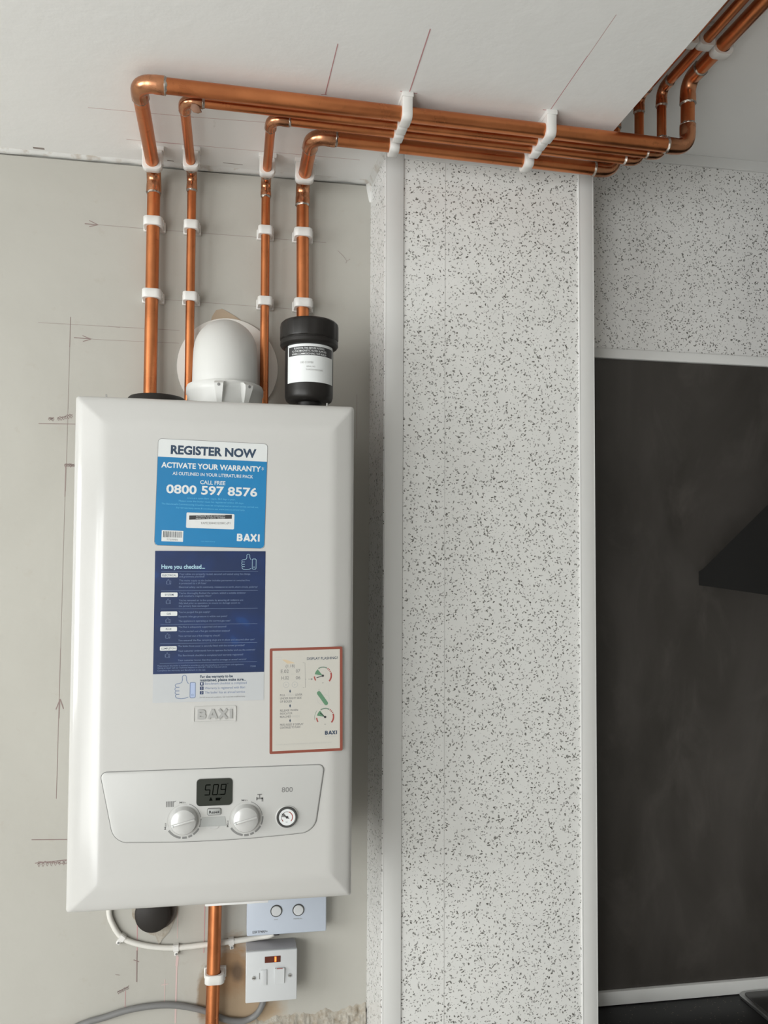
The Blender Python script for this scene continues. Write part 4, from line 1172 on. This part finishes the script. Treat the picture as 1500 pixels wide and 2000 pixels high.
# ================================================================== FLUE
flue = thing('flue_elbow', 'white domed flue elbow on top of the boiler, turning into the wall', 'flue', (0.205, -0.17, 0.700))
FX = V((0.205, -0.17, 0.700))
bm = BM()
path = fillet([(0, 0, 0.002), (0, 0, 0.116), (0, 0.169, 0.116)], 0.064, 20)
tube(bm, path, 0.0498, 56); obj('elbow_tube', bm, M_flue, flue, smooth=40)
bm = BM(); lathe(bm, [(0.0575, 0.0), (0.0575, 0.030), (0.0590, 0.032), (0.0590, 0.0405), (0.0575, 0.0445), (0.0512, 0.046), (0.0500, 0.0465)], (0, 0, 0), 56, cap1=False)
obj('collar', bm, M_flue, flue, smooth=40)
for (a, w) in ((-97, .0055), (-60, .0055)):
    an = math.radians(a)
    bm = BM()
    prof = [(0.050, .043), (0.066, .040), (0.0715, .036), (0.0715, .031), (0.0610, .004), (0.0555, .002), (0.050, .002)]
    Mx = Matrix.Rotation(an, 4, 'Z')
    rings_mesh(bm, [[Mx @ V((x, s_ * (0.45 + 0.9 * z / .043), z)) for x, z in prof] for s_ in (-w, w)])
    lug = obj('clamp_lug', bm, M_flue, flue, smooth=30)
    bm = BM()
    vs = lathe(bm, [(0.0022, 0.0), (0.0022, 0.0012), (0.0004, 0.0014)], (0.0712, 0, 0.0335), 12, 'x')
    bmesh.ops.transform(bm, matrix=Mx, verts=vs); obj('screw', bm, M_grey, lug, smooth=40)
bm = BM(); lathe(bm, [(0.0875, 0.1695), (0.0868, 0.166), (0.080, 0.1645), (0.058, 0.163), (0.0500, 0.158)], (0.0035, 0, 0.117), 64, 'y', cap1=False)
obj('wall_seal', bm, M_flue_disc, flue, smooth=50)

# ================================================================== BLACK FILTER BOTTLE standing on the boiler
bt = thing('filter_bottle', 'black screw-capped filter canister with white label standing on the boiler', 'filter canister', (0.3303, -0.22, 0.700))
bm = BM()
lathe(bm, [(0.020, 0.0), (0.020, 0.014), (0.0315, 0.0155), (0.0345, 0.018), (0.0362, 0.023), (0.0364, 0.030), (0.0364, 0.108)], (0, 0, 0), 56)
obj('body', bm, M_black, bt, smooth=40)
bm = BM()
n = 72; rings = []
for r_, h, kf in ((0.0370, .0965, 0), (0.0420, .0990, 0), (0.0438, .1015, 0), (0.0438, .1065, 0), (0.0424, .1075, 0), (0.0424, .1085, 0), (0.0440, .1100, 1), (0.0443, .1120, 1), (0.0443, .1300, 1), (0.0436, .1335, 1), (0.0410, .1362, 0), (0.034, .1372, 0), (0.01, .1375, 0)):
    rings.append([((r_ - (0.0011 if kf and i % 6 == 0 else 0)) * math.cos(2 * math.pi * i / n), (r_ - (0.0011 if kf and i % 6 == 0 else 0)) * math.sin(2 * math.pi * i / n), h) for i in range(n)])
rings_mesh(bm, rings); obj('screw_cap', bm, M_black, bt, smooth=32)
bm = BM(); lathe(bm, [(0.0065, .137), (0.0065, .1405), (0.005, .142), (0.0005, .1422)], (0.004, 0.012, 0), 20); obj('vent_plug', bm, M_trim, bt, smooth=40)
# label wrapped on the body: printed sheet bent round the cylinder
Rb = 0.0366
S = Sheet(0, 0, 0)
A0 = -math.pi / 2
wl_ = 84.0; z_top, z_bot = 0.0965, 0.0395; H_ = (z_top - z_bot) * 1000
for i in range(42): S.rect(i * 2, i * 2 + 2, 0, H_, M_label, 0)
for i in range(41): S.rect(3 + i * 1.9, 3 + i * 1.9 + 1.9, 4.0, 17.5, M_black_p, 0.05)
S.text('PLEASE FIX THIS BEFORE ADDING', 14, 62, 8.0, 2.7, M_label, .005); S.text('TO THE MAGNETIC FILTER SUPPLIED', 10, 66, 12.2, 2.7, M_label, .005); S.text('WHEN COMMISSIONING THE BOILER', 10, 66, 16.4, 2.7, M_label, .005)
S.text('100 COMBI', 25, 44, 29.5, 2.9, M_grey); S.text('SERIAL NO', 34, 47, 35.2, 2.2, M_grey); S.text('TAM23044032200C', 33, 60, 40.0, 2.2, M_grey)
for v in S.bm.verts:
    u, lift, z = v.co.x * 1000, -v.co.y, v.co.z
    a = math.radians(-90 + 1) + (u - wl_ / 2) / 1000 / Rb
    rr = Rb + lift
    v.co = V((rr * math.cos(a), rr * math.sin(a), z_top + z))
S.make('label', bt)

# ================================================================== BELOW THE BOILER
# black pipe stub
bm = BM()
tube(bm, [(0.0965, 0.002, -0.1115), (0.0965, -0.012, -0.1115), (0.0965, -0.020, -0.1115), (0.0965, -0.0235, -0.1115)], [0.0298, 0.0298, 0.0282, 0.0235], 40)
stub = thing('pipe_stub', 'dark capped waste pipe stub in the torn plaster under the boiler', 'pipe stub', (0, 0, 0))
obj('pipe_end', bm, M_rubber, stub, smooth=40)
bm = BM(); tube(bm, [(0.1045, 0.002, -0.110), (0.1045, -0.006, -0.108)], 0.0305, 40); obj('sleeve', bm, mat('stub_sleeve_brown', (0.06, 0.045, 0.035), .6), stub, smooth=40)
# white cable
def smooth_path(pts, k=6):
    pts = [V(p) for p in pts]; out = []
    for i in range(len(pts) - 1):
        p0 = pts[max(i - 1, 0)]; p1 = pts[i]; p2 = pts[i + 1]; p3 = pts[min(i + 2, len(pts) - 1)]
        for j in range(k):
            t_ = j / k
            out.append(0.5 * ((2 * p1) + (-p0 + p2) * t_ + (2 * p0 - 5 * p1 + 4 * p2 - p3) * t_ * t_ + (-p0 + 3 * p1 - 3 * p2 + p3) * t_ ** 3))
    out.append(pts[-1]); return out
bm = BM()
cw = [(26, -40), (24.5, -85), (25, -108), (29.5, -124), (43, -146.5), (64, -159.5), (97.7, -169), (135.4, -173), (182, -171.5), (233, -168.5), (272, -165.5), (292, -160), (304, -153)]
tube(bm, smooth_path([(x / 1000, -0.0052 - (0.007 if i > 10 else 0), z / 1000) for i, (x, z) in enumerate(cw)]), 0.0046, 16)
tag(obj('white_cable', bm, M_cable, smooth=50), 'white flex curving from behind the boiler to the white control box', 'cable')
def cable_clip(x, z, ang, label):
    root = thing('cable_clip', label, 'cable clip', (x / 1000, 0, z / 1000), 'cable clips on the white flex')
    Mx = Matrix.Rotation(math.radians(-ang), 4, 'Y')
    bm = BM()
    pr2 = [(-0.0062, 0.0002), (-0.0062, -0.0068), (-0.004, -0.0104), (0.004, -0.0104), (0.0056, -0.0085), (0.0056, 0.0002), (0.0048, .0002), (0.0048, -.0068), (0.003, -.0097), (-0.003, -.0097), (-0.0049, -.0065), (-.0049, .0002)]
    rings_mesh(bm, [[Mx @ V((s_, y, z_)) for z_, y in pr2] for s_ in (-0.0045, 0.0045)])
    obj('saddle', bm, M_clip, root, smooth=40)
    bm = BM(); vs = box(bm, -0.0032, 0.0032, -0.0075, 0.0002, -0.0125, -0.0056, bevel=.0008); bmesh.ops.transform(bm, matrix=Mx, verts=bm.verts[:])
    obj('nail_block', bm, M_clip, root, smooth=40)
    bm = BM(); vs = lathe(bm, [(0.0017, -0.0072), (0.0017, -0.0088), (0.0004, -0.0092)], (0, 0, -0.0095), 12, 'y'); bmesh.ops.transform(bm, matrix=Mx, verts=bm.verts[:])
    obj('nail', bm, M_grey, root, smooth=40)
cable_clip(46.5, -150, -38, 'small white cable clip at the bend of the flex, leftmost')
cable_clip(134.5, -173, 3, 'small white cable clip left of the lower copper pipe')
cable_clip(226, -169, 5, 'small white cable clip right of the lower copper pipe')
# grey cable
bm = BM()
cg = [(-60, -330), (-34, -296), (-8, -284), (18, -278.5), (58.4, -269), (99.5, -265.5), (133, -267.4), (166.5, -275.2), (192, -284.5), (217.6, -298), (245, -303), (262, -299), (273, -288), (280, -274), (284, -256)]
tube(bm, smooth_path([(x / 1000, -0.0056 - (0.004 if i > 11 else 0) + (.004 if 7 < i < 11 else 0) * 0, z / 1000) for i, (x, z) in enumerate(cg)]), 0.0051, 16)
tag(obj('grey_cable', bm, M_cable_grey, smooth=50), 'grey cable looping along the bottom of the wall to the switch', 'cable')

# wireless receiver
rx_ = thing('control_box', 'pale bluish-white control box with two round buttons under the boiler', 'control box', (0.3185, 0, -0.116))
bm = BM(); box(bm, -0.0672, 0.0672, -0.030, -0.0005, -0.0365, 0.046, bevel=0.0025, seg=3); obj('case', bm, M_pvc_blue, rx_, smooth=40)
bm = BM(); box(bm, -0.066, 0.066, -0.0318, -0.0299, -0.0325, 0.0455, bevel=0.0006); obj('face_plate', bm, M_pvc_blue, rx_, smooth=40)
for bx_ in (-0.0182, 0.0190):
    bz_ = 0.0040 if bx_ < 0 else 0.0034
    bm = BM(); lathe(bm, [(0.0100, -0.0312), (0.0100, -0.0326), (0.0096, -0.0330), (0.0084, -0.0330), (0.0083, -0.0318)], (bx_, 0, bz_), 36, 'y', cap1=False); bn = obj('button', bm, M_gauge_ring, rx_, smooth=40)
    bm = BM(); lathe(bm, [(0.0084, -0.0318), (0.0084, -0.0336), (0.0076, -0.0345), (0.003, -0.0347), (0.0004, -0.0347)], (bx_, 0, bz_), 36, 'y'); obj('button_cap', bm, M_pvc, bn, smooth=40)
S = Sheet(0, 0, -0.03185)
S.text('SYNC', -21.8, -15.0, 11.4, 2.0, M_grey); S.text('MANUAL', 11.2, 26.0, 12.2, 2.0, M_grey)
S.text('ESRTP4RF+', -57.5, -32.5, 31.0, 4.0, M_black_p, .008)
S.make('box_printing', rx_)
bm = BM(); box(bm, -0.022, -0.012, -0.024, -0.012, -0.0405, -0.0362, bevel=.0008); obj('cable_grommet', bm, M_rubber, rx_, smooth=40)

# fused spur switch
sp_ = thing('fused_switch', 'white fused spur switch with glowing red neon, at the bottom of the wall', 'switch', (0.2925, 0, -0.213))
bm = BM(); box(bm, -0.0418, 0.0422, -0.0375, -0.0005, -0.0405, 0.0415, bevel=0.0015); obj('back_box', bm, M_backbox, sp_, smooth=40)
bm = BM(); box(bm, -0.0425, 0.0425, -0.0455, -0.0376, -0.0416, 0.0416, bevel=0.0016, seg=3)
plate = obj('face_plate', bm, M_pvc, sp_, smooth=40)
bm = BM(); box(bm, -0.0115, 0.0148, -0.0461, -0.0450, 0.0222, 0.0325, bevel=.0004); obj('neon_window', bm, M_neon, sp_)
bm = BM(); box(bm, 0.0048, 0.0078, -0.0464, -0.0455, 0.0232, 0.0316, bevel=.0003); obj('neon_lamp', bm, M_neon_on, sp_)
bm = BM(); box(bm, -0.0178, -0.0078, -0.0472, -0.0450, -0.0135, 0.0115, bevel=.0006); fh = obj('fuse_holder', bm, M_pvc, sp_, smooth=40)
bm = BM(); box(bm, -0.0204, -0.0192, -0.0458, -0.0450, -0.0035, 0.0065); obj('fuse_slot', bm, M_grey, fh)
bm = BM(); rings_mesh(bm, [[(x, y, z) for y, z in ((-0.0450, -0.0128), (-0.0470, -0.0128), (-0.0505, 0.0110), (-0.0495, 0.0132), (-0.0450, 0.0132))] for x in (0.0055, 0.0210)])
rk = obj('rocker', bm, M_pvc, sp_, smooth=20)
bm = BM(); box(bm, 0.0085, 0.0180, -0.0501, -0.0490, 0.0126, 0.0136); obj('on_indicator', bm, M_red_p, rk)
for (x, z) in ((-0.0292, -0.0008), (0.0305, -0.0008)):
    bm = BM(); lathe(bm, [(0.0034, -0.0452), (0.0034, -0.0462), (0.0026, -0.0472), (0.0004, -0.0475)], (x, 0, z), 24, 'y')
    sc_ = obj('screw', bm, M_chrome, sp_, smooth=40)
    bm = BM(); box(bm, x - .0023, x + .0023, -.0477, -.0470, z - .0004, z + .0004); obj('screw_slot', bm, M_black_p, sc_)
